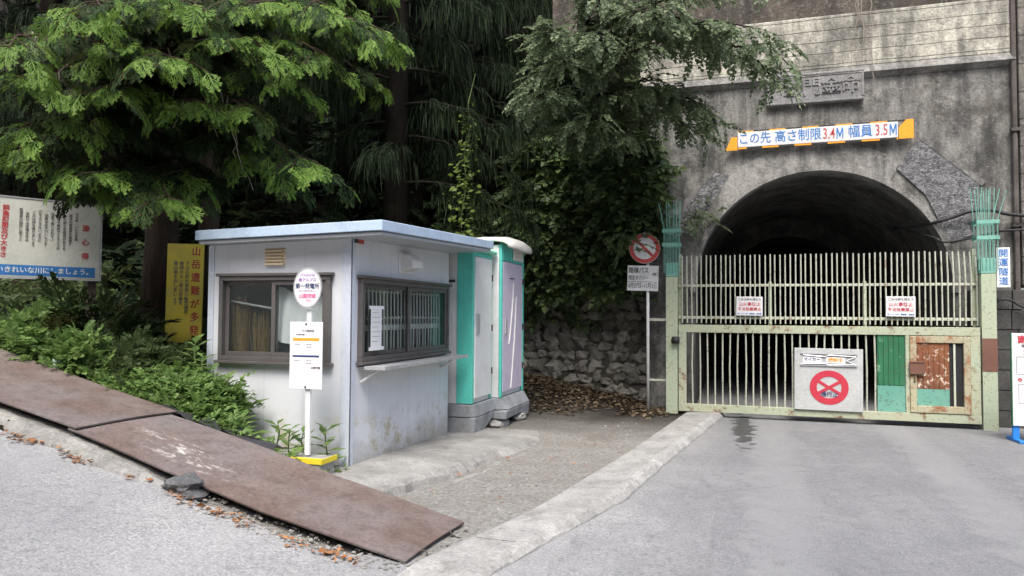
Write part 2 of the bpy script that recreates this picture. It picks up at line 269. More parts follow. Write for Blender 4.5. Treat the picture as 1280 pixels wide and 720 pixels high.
def text(mb, body, h, x, y, T, z=.004, bold=0, wid=1, vertical=False, align='CENTER', sp=1.0, depth=.0015):
    """lettering about h tall as flat raised type; h is the height of one CJK glyph"""
    c = bpy.data.curves.new('t', 'FONT'); c.body = '\n'.join(body) if vertical else body
    c.size = h; c.align_x = align; c.align_y = 'TOP' if vertical else 'CENTER'; c.extrude = depth; c.offset = bold*h; c.resolution_u = 2
    c.space_line = sp; c.space_character = 1 if vertical else sp
    o = bpy.data.objects.new('t', c); COL.objects.link(o); dg = bpy.context.evaluated_depsgraph_get(); me = o.evaluated_get(dg).to_mesh()
    mb.add([T @ Vector((v.co.x*wid+x, v.co.y+y, v.co.z+z)) for v in me.vertices], [tuple(p.vertices) for p in me.polygons])
    bpy.data.objects.remove(o); bpy.data.curves.remove(c)
def quadrow(pts): return pts
I3 = np.eye(3)
def frames(f, u=None):
    f = np.asarray(f, float); f = f/np.linalg.norm(f, axis=1, keepdims=True)
    u = np.tile((0, 0, 1.), (len(f), 1)) if u is None else np.asarray(u, float)
    s = np.cross(u, f); s /= np.linalg.norm(s, axis=1, keepdims=True)+1e-9; up = np.cross(f, s)
    return np.stack([f, s, up], 2)
def scatter(name, tm, P, Rm, S, mat, parent=None):
    V, F = tm; P = np.asarray(P); n = len(P); k = len(V)
    W = np.einsum('nij,kj->nki', Rm, V)*np.asarray(S)[:, None, None]+P[:, None, :]
    FF = (F[None]+(np.arange(n)*k)[:, None, None]).reshape(-1, F.shape[1])
    return npmesh(name, W.reshape(-1, 3), FF, mat, parent)
def rnd_dirs(n, zlo=-1, zhi=1):
    a = RS.uniform(0, 2*np.pi, n); z = RS.uniform(zlo, zhi, n); r = np.sqrt(np.maximum(0, 1-z*z)); return np.stack([r*np.cos(a), r*np.sin(a), z], 1)

# ---- leaf templates (x forward, y sideways, z up), all quads
def t_fan(seed=0):
    rs = np.random.RandomState(seed); V = []; F = []
    def blade(x0, y0, ang, L, w):
        c, s = math.cos(ang), math.sin(ang); q = [(0, -w*.35), (0, w*.35), (L*.62, w*.5), (L, 0)]; q = [(0, -w*.3), (L*.55, -w*.5), (L, 0), (L*.55, w*.5)]
        b = len(V)
        for (a, d) in q:
            x = x0+a*c-d*s; y = y0+a*s+d*c; V.append((x, y, -.28*(x*x+.8*y*y)+.03*rs.randn()*.5)); 
        F.append((b, b+1, b+2, b+3))
    blade(0, 0, 0, 1, .07)
    for i in range(6):
        t = .10+.145*i
        for sg in (1, -1):
            a = sg*(.80-.30*t+rs.uniform(-.15, .15)); L = (.58-.36*t)*rs.uniform(.8, 1.2)+.05; x0 = t+rs.uniform(-.03, .03); blade(x0, 0, a, L, .075)
            for j in range(2):
                u = .42+.3*j; xx = x0+L*u*math.cos(a); yy = L*u*math.sin(a); l2 = L*(.42-.18*u)+.03
                blade(xx, yy, a-sg*.6, l2, .06); blade(xx, yy, a+sg*.55, l2*.8, .055)
    return np.array(V), np.array(F)
def t_hang(seed=0, n=9):
    """drooping cedar spray: curved strands set with short needles"""
    rs = np.random.RandomState(seed); V = []; F = []
    for i in range(n):
        a = rs.uniform(-.9, .9); L = rs.uniform(.6, 1.05); dx, dy = math.cos(a)*.75, math.sin(a)*.75; P = []
        for k in range(5):
            t = k/4; P.append(np.array((dx*L*t*(1-.35*t), dy*L*t*(1-.35*t), .12*t-L*.85*t*t)))
        for k in range(4):
            p, q = P[k], P[k+1]; d = q-p; sd = np.cross(d, rs.randn(3)); sd /= np.linalg.norm(sd)+1e-9
            for sg in (-1, 1):
                for h in (0, .5):
                    e = p+d*h; tip = e+d*.55+sd*sg*.075; b = len(V); V += [e-d*.05, e+d*.08, tip, e+d*.14+sd*sg*.01]; F.append((b, b+1, b+2, b+3))
            b = len(V); V += [p-sd*.008, q-sd*.006, q+sd*.006, p+sd*.008]; F.append((b, b+1, b+2, b+3))
    return np.array(V), np.array(F)
def t_twig(seed=0, n=9, lw=.34, ll=.42, flat_=.5, droop=.25):
    """twig with alternate broad leaves, each leaf folded along its midrib"""
    rs = np.random.RandomState(seed); V = []; F = []
    for i in range(n):
        t = .12+.88*i/(n-1); base = np.array((t, 0, -droop*t*t)); sg = 1 if i % 2 else -1
        a = sg*rs.uniform(.5, 1.1) if i < n-1 else 0; e = rs.uniform(-.5, .3)*flat_
        f = np.array((math.cos(a)*math.cos(e), math.sin(a)*math.cos(e), math.sin(e)-.15)); sd = np.cross((0, 0, 1.), f)+rs.randn(3)*.25*flat_; sd /= np.linalg.norm(sd); up = np.cross(f, sd)
        L = ll*rs.uniform(.7, 1.15); wd = L*lw*1.25
        b = len(V); V += [base, base+f*L*.45-sd*wd+up*.035, base+f*L-up*.06*L, base+f*L*.42+up*-.01]; F.append((b, b+1, b+2, b+3))
        b = len(V); V += [base, base+f*L*.42+up*-.01, base+f*L-up*.06*L, base+f*L*.45+sd*wd+up*.035]; F.append((b, b+1, b+2, b+3))
    return np.array(V, float), np.array(F)
def merge(objs_T):  # list of (V,F)
    V = []; F = []; b = 0
    for v, f in objs_T: V.append(v); F.append(f+b); b += len(v)
    return np.concatenate(V), np.concatenate(F)
FAN, FAN2 = t_fan(1), t_fan(2); HANG = t_hang(3); TWIG = t_twig(4, 10, .34, .34); SMALL = t_twig(5, 12, .38, .24, .8, .3); WEEDT = t_twig(6, 7, .30, .5, .7, .5)
LEAF = (np.array([(0, 0, 0), (.5, -.28, .1), (1, 0, .05), (.5, .28, .12)]), np.array([(0, 1, 2, 3)]))
BLADE = (np.array([(0, -.03, 0), (.5, -.035, .25), (1, 0, .1), (.5, .035, .25)]), np.array([(0, 1, 2, 3)]))

# ------------------------------------------------------------------ terrain
def sm(a, b, x): t = np.clip((x-a)/(b-a), 0, 1); return t*t*(3-2*t)
RX = [-40, -7, -5.41, -4.92, -3.84, -3.2, -2.575, -1.9, 0]; RZ = [8.2, 1.03, .66, .575, .335, .18, .045, -.035, -.05]
PX = [-40, -7.5, -5.62, -4.8, -3.95, -3.12, -2.0, -1.6, 0]; PZ = [8.5, 1.29, .84, .665, .43, .205, -.022, -.035, -.035]
def road_z(x): return np.interp(x, RX, RZ)
def plate_z(x): return np.interp(x, PX, PZ)
def kerbR(y): return np.interp(y, [3.6, 4.2, 4.42, 5.09, 6.34, 8.4, 11.7, 13], [-1.70, -1.545, -1.49, -1.32, -.99, -.735, -.282, -.1])
def kerbL(y): return np.interp(y, [3.6, 4.0, 4.7, 5.12, 5.79, 8.24, 11.78, 13], [-2.1, -2.0, -1.81, -1.68, -1.53, -1.165, -.755, -.6])
def ground_h(x, y):
    x = np.asarray(x, float); y = np.asarray(y, float)
    bank = plate_z(x)-.07+.10*np.clip(y-5.3, 0, 2.2)
    w = np.where(x < -3.6, 1, 1-sm(5.15, 5.5, y))           # the slope dies out in front of the booth pad
    w = np.where(x > -4.6, np.maximum((1-sm(5.3, 5.95, y))*1.0, 0)*sm(-3.0, -3.7, x)+(1-sm(-3.0, -3.7, x))*w, w)
    inb = sm(-5.35, -5.2, x)*sm(5.95, 6.15, y)               # no soil inside the booth
    w = w*(1-inb)
    flatz = -.035+.21*np.clip(-1.35-x, 0, 4)*sm(10.6, 12.6, y)
    g = flatz*(1-w)+bank*w
    hl = .80*np.clip(y-8.2, 0, 60)*sm(-4.6, -6.2, x)+.8*np.clip(y-10.8, 0, 60)*sm(-4.2, -5.0, x)*(1-sm(-4.6, -6.2, x))
    b2 = np.interp(y, [13.42, 13.6, 16.4, 40, 90], [0, 1.8, 6.3, 24, 50])
    b3 = np.interp(y, [12.75, 12.95, 40, 90], [0, 8.6, 30, 60])
    hill = np.where(x < -1.3, np.maximum(hl, b2), b3)
    z = np.maximum(g, g*.3+hill)
    rd = np.where(y < 4.12, road_z(x)-.05, 0)
    z = np.where(y < 4.12, rd, z)
    z = z+np.interp(y, [-70, -22, -12], [46, 3, 0])  # unseen hillside behind the camera, added to block low sky light
    z = np.where((x > kerbR(y)-.1) & (y > 4.1) & (y < 12.7), -.14, z)
    return z
xs = np.unique(np.concatenate([np.linspace(-70, -9, 40), np.arange(-9, 4.6, .12), np.linspace(4.6, 70, 30)]))
ys = np.unique(np.concatenate([np.linspace(-70, 3, 30), np.arange(3, 17, .12), np.linspace(17, 90, 40)]))
GX, GY = np.meshgrid(xs, ys); GZ = ground_h(GX, GY)
rough = (np.sin(GX*3.1+GY*1.7)*.5+np.sin(GX*7.3-GY*5.1)*.3+RS.uniform(-1, 1, GX.shape)*.5)
GZ = GZ+rough*np.where(GZ > .45, .05, .008)*np.where((GY > 4.3), 1, 0)
nx, ny = len(xs), len(ys); idx = np.arange(nx*ny).reshape(ny, nx)
F = np.stack([idx[:-1, :-1], idx[:-1, 1:], idx[1:, 1:], idx[1:, :-1]], -1).reshape(-1, 4)
cx = (GX[:-1, :-1]+.06).ravel(); cy = (GY[:-1, :-1]).ravel()
hole = ((cx > -1.35) & (cx < 4.3) & (cy > 12.45) & (cy < 13.1))
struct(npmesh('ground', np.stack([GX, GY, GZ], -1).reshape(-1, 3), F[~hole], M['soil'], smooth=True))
def hz(x, y): return float(ground_h(np.array([x]), np.array([y]))[0])
# road: sloping road on the left joined to the flat road that runs into the tunnel
V = []; FF = []
def sheet(xf, ys_, nxx):
    b = len(V)
    for y in ys_:
        x0, x1 = xf(y)
        for k in range(nxx+1):
            u = k/nxx; x = x0+(x1-x0)*u; V.append((x, y, float(road_z(np.array([x]))[0]) if y < 12.6 else -.05))
    for j in range(len(ys_)-1):
        for k in range(nxx): i = b+j*(nxx+1)+k; FF.append((i, i+1, i+nxx+2, i+nxx+1))
def edge(y): return 4.13+.025*math.sin(y*3.1)+.02*math.sin(y*7.7+1)+.62*float(sm(-2.5, -1.7, y))
# left sheet runs by x so that its upper rim can wobble
b = len(V); nxx = 160; xl = np.concatenate([np.linspace(-40, -9, 20), np.linspace(-8.8, -1.505, nxx-19)])
for x in xl:
    for k, u in enumerate(np.linspace(0, 1, 25)):
        y = -12+(edge(x)+12)*(1-(1-u)**3); V.append((x, y, float(road_z(x))))
for j in range(len(xl)-1):
    for k in range(24): i = b+j*25+k; FF.append((i, i+25, i+26, i+1))
yr = list(np.linspace(-12, 4.1, 20))+list(np.linspace(4.2, 12.5, 60))
sheet(lambda y: (max(-1.505, float(kerbR(y))+.02) if y > 4.2 else -1.505, 40), yr, 60)
sheet(lambda y: (-.66, 3.2), list(np.linspace(12.5, 60, 30)), 6)
struct(npmesh('road', np.array(V), np.array(FF), M['asphalt'], smooth=True))

# kerb strip between the gravel and the road, chipped along its road side
mb = MB(); ysr = np.linspace(3.7, 12.35, 128); rows = []
for y in ysr:
    xr = float(kerbR(y)); xl_ = float(kerbL(y))
    ch = .022*(random.random()-.5)+.014*math.sin(y*9.1)*math.sin(y*2.3); hgt = .034*min(1, max(.12, (y-4.0)/1.6))
    tp_ = max(0, min(1, (y-3.72)/.5)); lo_ = -.085*(1-tp_); hgt *= tp_
    rows.append([(xl_-.02, y, -.08), (xl_, y, .012+lo_), (xl_+.05, y, .02+lo_), (xr-.09+ch, y, .02+hgt*.3+lo_), (xr-.03+ch, y, .012+lo_+hgt+random.uniform(-.012, .006)), (xr+.035+ch*.5, y, hgt*.75+lo_+random.uniform(-.02, .01)), (xr+.075+ch*.4, y, -.025+random.uniform(-.01, .01)), (xr+.09, y, -.1)])
vs = [p for r in rows for p in r]; k = 8
mb.add(vs, [(j*k+i, j*k+i+1, (j+1)*k+i+1, (j+1)*k+i) for j in range(len(rows)-1) for i in range(k-1)])
struct(mb.build('kerb_strip', M['kerb'], smooth=False))
mb = MB()
for y in (4.75, 5.0, 5.3, 5.75, 6.6, 8.2, 9.7, 11.1):
    xl_ = float(kerbL(y)); mb.tube([(xl_+.06, y+.02, .018), (xl_+.35, y+random.uniform(-.03, .03), .022), (kerbR(y)-.13, y, .024)], .0045, 4)
struct(mb.build('kerb_joint', M['block']))
# concrete pad under booth and toilets
mb = MB(); rows = []
for y in np.linspace(5.36, 9.35, 46):
    xe = -2.86+(y-5.4)*.165+.03*math.sin(y*4)+random.uniform(-.015, .015)
    if y > 8.6: xe -= (y-8.6)**2*.5
    zt = .105-.028*(y-6.2)
    rows.append([(-5.4, y, zt), (-3.5, y, zt), (xe-.16, y, zt-.004), (xe-.05, y, zt-.012+random.uniform(-.006, .006)), (xe+.0+random.uniform(-.015, .015), y, zt-.055+random.uniform(-.012, .012)), (xe+.035, y, -.02), (xe+.17+random.uniform(-.02, .02), y, -.012+random.uniform(0, .01)), (xe+.19, y, -.06)])
k = 8; mb.add([p for r in rows for p in r], [(j*k+i, j*k+i+1, (j+1)*k+i+1, (j+1)*k+i) for j in range(len(rows)-1) for i in range(k-1)])
mb.add(rows[0]+[(p[0], p[1], -.1) for p in rows[0]], [(i, i+8, i+9, i+1) for i in range(7)]); mb.add(rows[-1]+[(p[0], p[1], -.1) for p in rows[-1]], [(i, i+8, i+9, i+1) for i in range(7)])
struct(mb.build('concrete_pad', M['pad']))
# worn kerb below the steel plates
mb = MB(); rows = []
for x in np.concatenate([np.arange(-9, -3.75, .06)]):
    e = edge(x); zr = float(road_z(x)); zp = float(plate_z(x)); br = max(0, (x+4.3)/.5); j = lambda a: random.uniform(-a, a)
    rows.append([(x, e-.035+j(.02), zr-.03), (x, e-.01+j(.015), zr+.02+j(.012)), (x, e+.03+j(.015), zr+(zp-zr)*(.45-.2*br)+j(.018)), (x, e+.09+j(.015), zp-.035-.05*br+j(.008)), (x, e+.4, zp-.04-.05*br), (x, e+.4, zp-.4)])
k = 6; mb.add([p for r in rows for p in r], [(j_*k+i, j_*k+i+1, (j_+1)*k+i+1, (j_+1)*k+i) for j_ in range(len(rows)-1) for i in range(k-1)])
mb.add(rows[-1], [tuple(range(6))])
struct(mb.build('old_kerb', M['oldkerb']))

def rock(mb, c, s, seed, sub=2, jag=.25):
    bm = bmesh.new(); bmesh.ops.create_icosphere(bm, subdivisions=sub, radius=1); rs = random.Random(seed); off = Vector((rs.random()*9, rs.random()*9, rs.random()*9))
    from mathutils import noise as nz
    for v in bm.verts: v.co *= 1+jag*nz.noise(v.co*1.3+off)+jag*.4*nz.noise(v.co*3+off)
    bm.verts.index_update(); rot = Matrix.Rotation(rs.uniform(-.35, .35), 3, 'Y')
    mb.add([Vector(c)+rot @ Vector((v.co.x*s[0], v.co.y*s[1], v.co.z*s[2])) for v in bm.verts], [tuple(v.index for v in f.verts) for f in bm.faces]); bm.free()
mb = MB(); rock(mb, (-3.76, 4.20, .345), (.17, .12, .075), 21, 3, .7)
tag(mb.build('asphalt_chunk', M['lump']), 'broken black asphalt lump wedged under the lower rusty plate', 'rubble')
rub = []
for i in range(230):
    x = -3.65+random.random()**1.2*1.7; y = 4.12+random.uniform(-.10, .17); rub.append((x, y, float(road_z(x))+.004, random.uniform(.005, .018)))
mb = MB()
for i, (x, y, z, s) in enumerate(rub): rock(mb, (x, y, z), (s*1.2, s, s*.6), i, 1, .4)
tag(mb.build('rubble', M['oldkerb']), 'loose concrete crumbs and grit along the foot of the rusty plates', 'rubble', kind='stuff')
mb = MB()
for i in range(300):
    x = random.uniform(-3.0, -1.2); y = random.uniform(4.3, 11.5)
    if x > kerbL(y)-.05 or x < -2.6+(y-5.4)*.165: continue
    s = random.uniform(.006, .022); rock(mb, (x, y, -.012), (s*1.2, s, s*.7), i, 1, .4)
tag(mb.build('gravel', M['oldkerb']), 'loose gravel on the strip between concrete pad and kerb', 'gravel', kind='stuff')

# ------------------------------------------------------------------ tunnel portal
HY = 12.5; ACX, ACZ, AR = 1.31, 2.03, 1.96
def arch_pts(r, n=40, zb=-.3): return [(ACX-r, zb)]+[(ACX+r*math.cos(a), ACZ+r*math.sin(a)) for a in np.linspace(math.pi, 0, n)]+[(ACX+r, zb)]
tp = thing('tunnel_portal', 'stained concrete tunnel portal with a dark round arch behind the green gate', 'tunnel', (ACX, HY, 0))
def arch_wall(mb, x0, x1, zt, r, y0, y1, n=40):
    a = arch_pts(r, n); m_ = len(a)
    out = []
    for (x, z) in a:  # project from the arch to the outer rectangle
        if z <= ACZ: out.append((x0 if x < ACX else x1, z))
        else:
            dx, dz = x-ACX, z-ACZ; t = min(((x0-ACX)/dx) if dx < -1e-6 else 1e9, ((x1-ACX)/dx) if dx > 1e-6 else 1e9, (zt-ACZ)/dz); out.append((ACX+dx*t, ACZ+dz*t))
    # insert the corners by snapping the nearest projected points
    for cxx in (x0, x1):
        k = min(range(m_), key=lambda i: (out[i][0]-cxx)**2+(out[i][1]-zt)**2); out[k] = (cxx, zt)
    vs = [(x, y0, z) for x, z in a]+[(x, y0, z) for x, z in out]+[(x, y1, z) for x, z in a]+[(x, y1, z) for x, z in out]
    fs = []
    for i in range(m_-1):
        fs += [(i, i+1, m_+i+1, m_+i), (2*m_+i, 3*m_+i, 3*m_+i+1, 2*m_+i+1), (i, 2*m_+i, 2*m_+i+1, i+1), (m_+i, m_+i+1, 3*m_+i+1, 3*m_+i)]
    mb.add(vs, fs)
mb = MB(); arch_wall(mb, -1.38, 4.10, 5.45, AR, HY, HY+.6); mb.build('headwall', M['head'], tp)
T0 = frame((0, HY, 0), (1, 0, 0))
mb = MB(); mb.box(-1.55, 4.12, HY-.05, HY+.6, 5.62, 6.50); mb.build('parapet', M['cream'], tp, .015)
mb = MB(); mb.add([(-1.5, HY-.11, 5.5), (4.1, HY-.11, 5.5), (4.1, HY-.055, 5.62), (-1.5, HY-.055, 5.62), (-1.5, HY-.02, 5.43), (4.1, HY-.02, 5.43), (4.1, HY+.3, 5.62), (-1.5, HY+.3, 5.62), (-1.5, HY+.3, 5.43), (4.1, HY+.3, 5.43)], [(0, 1, 2, 3), (4, 5, 1, 0), (3, 2, 6, 7), (8, 9, 5, 4), (0, 3, 7, 8, 4), (1, 5, 9, 6, 2), (7, 6, 9, 8)]); mb.build('ledge', M['ring'], tp)
mb = MB(); mb.box(-3.2, 9, HY+.22, HY+.7, 6.505, 9.4); mb.build('upper_wall', M['upper'], tp)
# thin worn rim round the opening and two rough rubble panels beside the arch
def arc_band(mb, r0, r1, a0, a1, d0, d1, n=40):
    an = np.linspace(a0, a1, n); P = lambda r, a, d: (ACX+r*math.cos(a), HY-d, ACZ+r*math.sin(a)); b = [P(r, a, d) for a in an for r, d in ((r0, d0), (r0, d1), (r1, d1), (r1, d0))]
    mb.add(b, [(i*4+k, i*4+(k+1) % 4, (i+1)*4+(k+1) % 4, (i+1)*4+k) for i in range(n-1) for k in range(4)]+[(0, 1, 2, 3), tuple(4*(n-1)+k for k in (3, 2, 1, 0))])
mb = MB(); arc_band(mb, AR-.03, AR+.06, R(-2), R(182), -.3, .045); mb.build('arch_rim', M['ring'], tp)
mb = MB(); arc_band(mb, AR+.062, AR+.42, R(58), R(178), -.1, .018); mb.build('arch_surround', M['ring'], tp)
def Ypix(pts):  # outline measured on the wall plane (metres)
    return pts
def mk_rubble():
    m = Mat('rough_rubble'); v = m.voro(5.5, (1, 1, 1.7)); n = m.noise(13, 7, .75, (1, 1, 1.5), dist=1.5); n2 = m.noise(50, 4, .7)
    c = m.ramp(n, [(.36, (.06, .06, .062)), (.5, (.22, .22, .225)), (.6, (.5, .495, .485))]); return m.fin(c, .9, 0, m.math('ADD', n, m.math('MULTIPLY', n2, .3)), 1, .09)
RUB = mk_rubble(); mb = MB(); mb.prism([(2.80, 4.42), (3.62, 3.64), (3.55, 2.86), (3.20, 2.74), (2.88, 3.50), (2.47, 3.93)], -.1, .03, T0); mb.build('rubble_panel', RUB, tp); mb = MB()
mb.prism([(-.92, 3.35), (-.32, 4.02), (-.05, 3.95), (-.62, 3.05), (-.98, 2.9)], -.1, .026, T0)
mb.build('rubble_panel', RUB, tp)
mb = MB(); mb.prism([(2.80, 4.50), (3.70, 3.66), (3.64, 3.60), (2.78, 4.40)], -.05, .035, T0); mb.build('panel_edge', M['ring'], tp); mb = MB(); mb.prism([(-.98, 3.35), (-.34, 4.08), (-.28, 4.02), (-.9, 3.30)], -.05, .03, T0); mb.build('panel_edge', M['ring'], tp)
# lining: full section then a smaller, darker one
def lining(y0, y1, r, ny=24, na=40):
    a = arch_pts(r, na); n = len(a); vs = []
    from mathutils import noise as nz
    for j in range(ny+1):
        y = y0+(y1-y0)*j/ny
        for (x, z) in a:
            d = .04*nz.noise(Vector((x*1.3, y*.8, z*1.3))); vs.append((x+(ACX-x)*d/r, y, z+(ACZ-z)*d/r if z > 0 else z))
    return vs, [(j*n+i, j*n+i+1, (j+1)*n+i+1, (j+1)*n+i) for j in range(ny) for i in range(n-1)]
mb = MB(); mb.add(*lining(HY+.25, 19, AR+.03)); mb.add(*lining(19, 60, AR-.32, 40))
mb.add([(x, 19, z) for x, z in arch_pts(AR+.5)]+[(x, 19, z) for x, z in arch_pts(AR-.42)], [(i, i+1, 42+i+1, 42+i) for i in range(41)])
mb.box(-4, 6, 60, 60.3, -.3, 5); mb.build('lining', M['lining'], tp, smooth=True)  # the box is an added end cap that keeps daylight out of the tunnel
# carved name plaque
mb = MB(); TPq = frame((1.28, HY-.07, 5.31), (1, 0, 0)); mb.box(-.72, .72, -.23, .23, -.08, .03, TPq); pq = mb.build('name_plaque', M['plaque'], tp, .02)
mb = MB()
for i, ch in enumerate('影門金命'): text(mb, ch, .31, -.33+.29*i, 0, TPq, .034, .012, depth=.014)
mb.build('carved_lettering', M['plaque'], pq)
mb = MB(); mb.box(-.735, .735, .205, .25, -.08, .042, TPq); mb.box(-.735, .735, -.25, -.205, -.08, .038, TPq); mb.box(.69, .735, -.2, .2, -.08, .04, TPq); mb.box(-.735, -.69, -.2, .2, -.08, .04, TPq); mb.build('plaque_border', M['plaque'], pq, .012)

wg = thing('wing_wall', 'pale board-marked concrete retaining wall at the right edge beside the pipe', 'wall', (6, HY, 0))
mb = MB(); mb.box(4.13, 10, HY-.12, HY+.6, 2.05, 6.5); mb.build('upper_face', M['wing'], wg, .01)
mb = MB()
for r in range(7):
    x = 3.42
    while x < 9:
        wd = random.uniform(.5, .62); mb.box(x+.006, x+wd-.006, HY-.20-.012*random.random(), HY-.02, r*.3+.006-.1, r*.3+.294-.1); x += wd
mb.build('block_courses', M['block'], wg, .004)
mb = MB(); mb.tube([(4.08, HY-.06, 0), (4.08, HY-.06, 9)], .04, 8)
for z in (1.2, 2.95, 4.4): mb.box(4.02, 4.14, HY-.12, HY-.03, z, z+.05)
tag(mb.build('drain_pipe', M['pipe'], bevel=0), 'thin rusty vertical drain pipe on the wall right of the arch', 'pipe')
for pts, lab in (([(2.55, 13.2, 3.02), (2.98, 12.45, 3.05), (3.25, 12.38, 3.13), (3.47, 12.36, 3.20), (3.77, 12.36, 3.20), (4.13, 12.3, 3.10), (6, 12.3, 2.95)], 'upper thick black cable drooping out of the tunnel arch'), ([(2.6, 13.3, 3.1), (2.97, 12.45, 2.82), (3.10, 12.4, 2.74), (3.46, 12.38, 2.79), (3.78, 12.38, 2.87), (4.13, 12.3, 2.89), (6, 12.3, 2.9)], 'lower thin black cable running out of the tunnel arch'), ([(3.70, 12.2, 1.4), (3.72, 12.2, 1.78), (3.80, 12.2, 1.85), (3.93, 12.2, 1.83), (4.11, 12.2, 1.72), (5, 12.2, 1.4)], 'slack black cable below the blue tunnel name sign')):
    cv = bpy.data.curves.new('c', 'CURVE'); mb = MB(); P = []
    for i in range(len(pts)-1):
        a, b_ = Vector(pts[i]), Vector(pts[i+1]); t0 = (Vector(pts[i+1])-Vector(pts[max(0, i-1)]))*.5; t1 = (Vector(pts[min(len(pts)-1, i+2)])-a)*.5
        for k in range(5):
            t = k/5; P.append(a*(2*t**3-3*t*t+1)+t0*(t**3-2*t*t+t)+b_*(-2*t**3+3*t*t)+t1*(t**3-t*t))
    P.append(Vector(pts[-1])); bpy.data.curves.remove(cv)
    mb.tube(P, .028 if 'thick' in lab else .017, 6)
    tag(mb.build('cable', M['cable'], smooth=True), lab, 'cable', 'cables on the tunnel wall')
mb = MB()
for k in range(4):
    p = Vector((1.92+.05*k, HY-.10, 6.9)); P = [p]
    for i in range(11): p = p+Vector((random.uniform(-.045, .045)+(.012 if k % 2 else -.012), random.uniform(-.015, .005), -.155)); P.append(p)
    mb.tube(P, [.009-.0005*i for i in range(12)], 4)
tag(mb.build('dry_vine', M['dead']), 'bare dry vine hanging over the cream parapet above the plaque', 'vine')

# banner across the top of the arch
bn = thing('height_limit_banner', 'white banner with blue and red lettering and orange ends above the arch', 'banner', (1.27, HY-.12, 4.45))
TB = frame((1.285, HY-.12, 4.525), (1, 0, .004)); mb = MB(); mb.box(-1.2, 1.2, -.125, .125, -.012, .012, TB); mb.build('panel', M['signw'], bn, .003)
mb = MB(); mb.box(-1.2, 1.2, -.155, -.126, -.014, .006, TB); mb.box(-1.2, 1.2, .126, .148, -.014, .006, TB); mb.build('edge_strip', M['orange'], bn)
for i in range(5):
    for q in ((-1.06+.5*i, -.82+.5*i, -.156, -.1265), (-.95+.5*i, -.70+.5*i, .1265, .149)): mb = MB(); mb.box(*q, -.012, .008, TB); mb.build('black_dash', M['soot'], bn)
mb = MB(); mb.prism([(1.21, -.15), (1.21, .03), (1.32, .15), (1.42, .15), (1.42, -.15)], -.012, .012, TB); mb.build('orange_end', M['orange'], bn); mb = MB(); mb.prism([(-1.40, -.17), (-1.21, -.17), (-1.21, .05), (-1.30, .05)], -.012, .012, TB); mb.build('orange_end', M['orange'], bn)
blu, rd = MB(), MB()
text(blu, 'この先', .205, -.935, 0, TB, .014, .008, .84); text(blu, '高さ制限', .205, -.267, 0, TB, .014, .008, .87); text(rd, '3.4', .25, .20, 0, TB, .014, .004, .62)
LM = [(-.05, -.088), (-.05, .088), (-.03, .088), (0, -.01), (.03, .088), (.05, .088), (.05, -.088), (.034, -.088), (.034, .035), (.007, -.06), (-.007, -.06), (-.034, .035), (-.034, -.088)]
for mx_ in (.362, 1.13): blu.prism(LM, .0125, .0155, TB @ Matrix.Translation((mx_, 0, 0)))
text(blu, '幅員', .205, .66, 0, TB, .014, .008, .88); text(rd, '3.5', .25, .966, 0, TB, .014, .004, .62)
blu.build('blue_lettering', M['blue'], bn); rd.build('red_lettering', M['dred'], bn)

# ------------------------------------------------------------------ gate
GYp = 12.0
def post(x0, x1, lab, left):
    t = thing('gate_post', lab, 'post', ((x0+x1)/2, GYp, -.06), 'gate posts with turquoise spike guards'); mb = MB()
    mb.box(x0, x1, GYp-.09, GYp-.07, -.1, 2.22); mb.box(x0, x1, GYp+.07, GYp+.09, -.1, 2.22); mb.box((x0+x1)/2-.02, (x0+x1)/2+.02, GYp-.069, GYp+.069, -.1, 2.22); mb.box(x0+.002, x0+.02, GYp-.0685, GYp+.0685, -.1, 2.2)
    mb.build('column', M['gatep'], t, .003)
    mb = MB(); mb.box(x0-.001, x1+.001, GYp-.093, GYp+.093, 2.225, 2.45); mb.build('top_plate', M['turq'], t, .004)
    mb = MB(); c = (x0+x1)/2; n = 6
    for i in range(n):
        for (fx, fy) in ((-.12+.24*i/(n-1), -.10), (-.12+.24*i/(n-1), .12)):
            sp = 1.02+.12*random.random(); lean = random.uniform(-.02, .02); mb.tube([(c+fx, GYp+fy, 2.28), (c+fx, GYp+fy, 3.0), (c+fx*sp+lean+(.10 if i == n-1 and not left else (-.08 if i == 0 and left else 0)), GYp+fy*1.3, 3.42+random.uniform(0, .1))], .0065, 5)
    mb.build('spike', M['turq'], t)
    for z in (2.72, 2.95):
        mb = MB(); mb.box(c-.14, c+.14, GYp-.118, GYp-.11, z, z+.055); mb.box(c-.14, c+.14, GYp+.13, GYp+.138, z, z+.055); mb.box(c-.148, c-.141, GYp-.118, GYp+.138, z, z+.055); mb.box(c+.141, c+.148, GYp-.118, GYp+.138, z, z+.055); mb.build('spike_band', M['turq'], t)
    return t
post(-1.06, -.875, 'pale green steel gate post with spike guard nearest the no-entry road sign', True)
pr = post(3.45, 3.64, 'pale green steel gate post with a brown patch beside the tunnel name sign', False)
mb = MB(); mb.box(3.448, 3.642, GYp-.094, GYp-.091, .80, 1.28); mb.build('rust_patch', M['brown'], pr)
fx = thing('barred_screen', 'fixed screen of tall pale bars above the green gate across the tunnel mouth', 'fence', (1.3, GYp+.05, 1.45))
mb = MB(); x = -.80
while x < 3.43:
    top = 2.565+.01*random.uniform(-1, 1); ln = random.uniform(-.006, .006); tl = 0 if x < 2.7 else -.03*(x-2.7); mb.tube([(x, GYp+.02, 1.46), (x+ln, GYp+.02, 2.2), (x+ln+tl, GYp+.02, top)], .0108, 5); x += .0755
mb.build('bar_panel', M['bars'], fx)
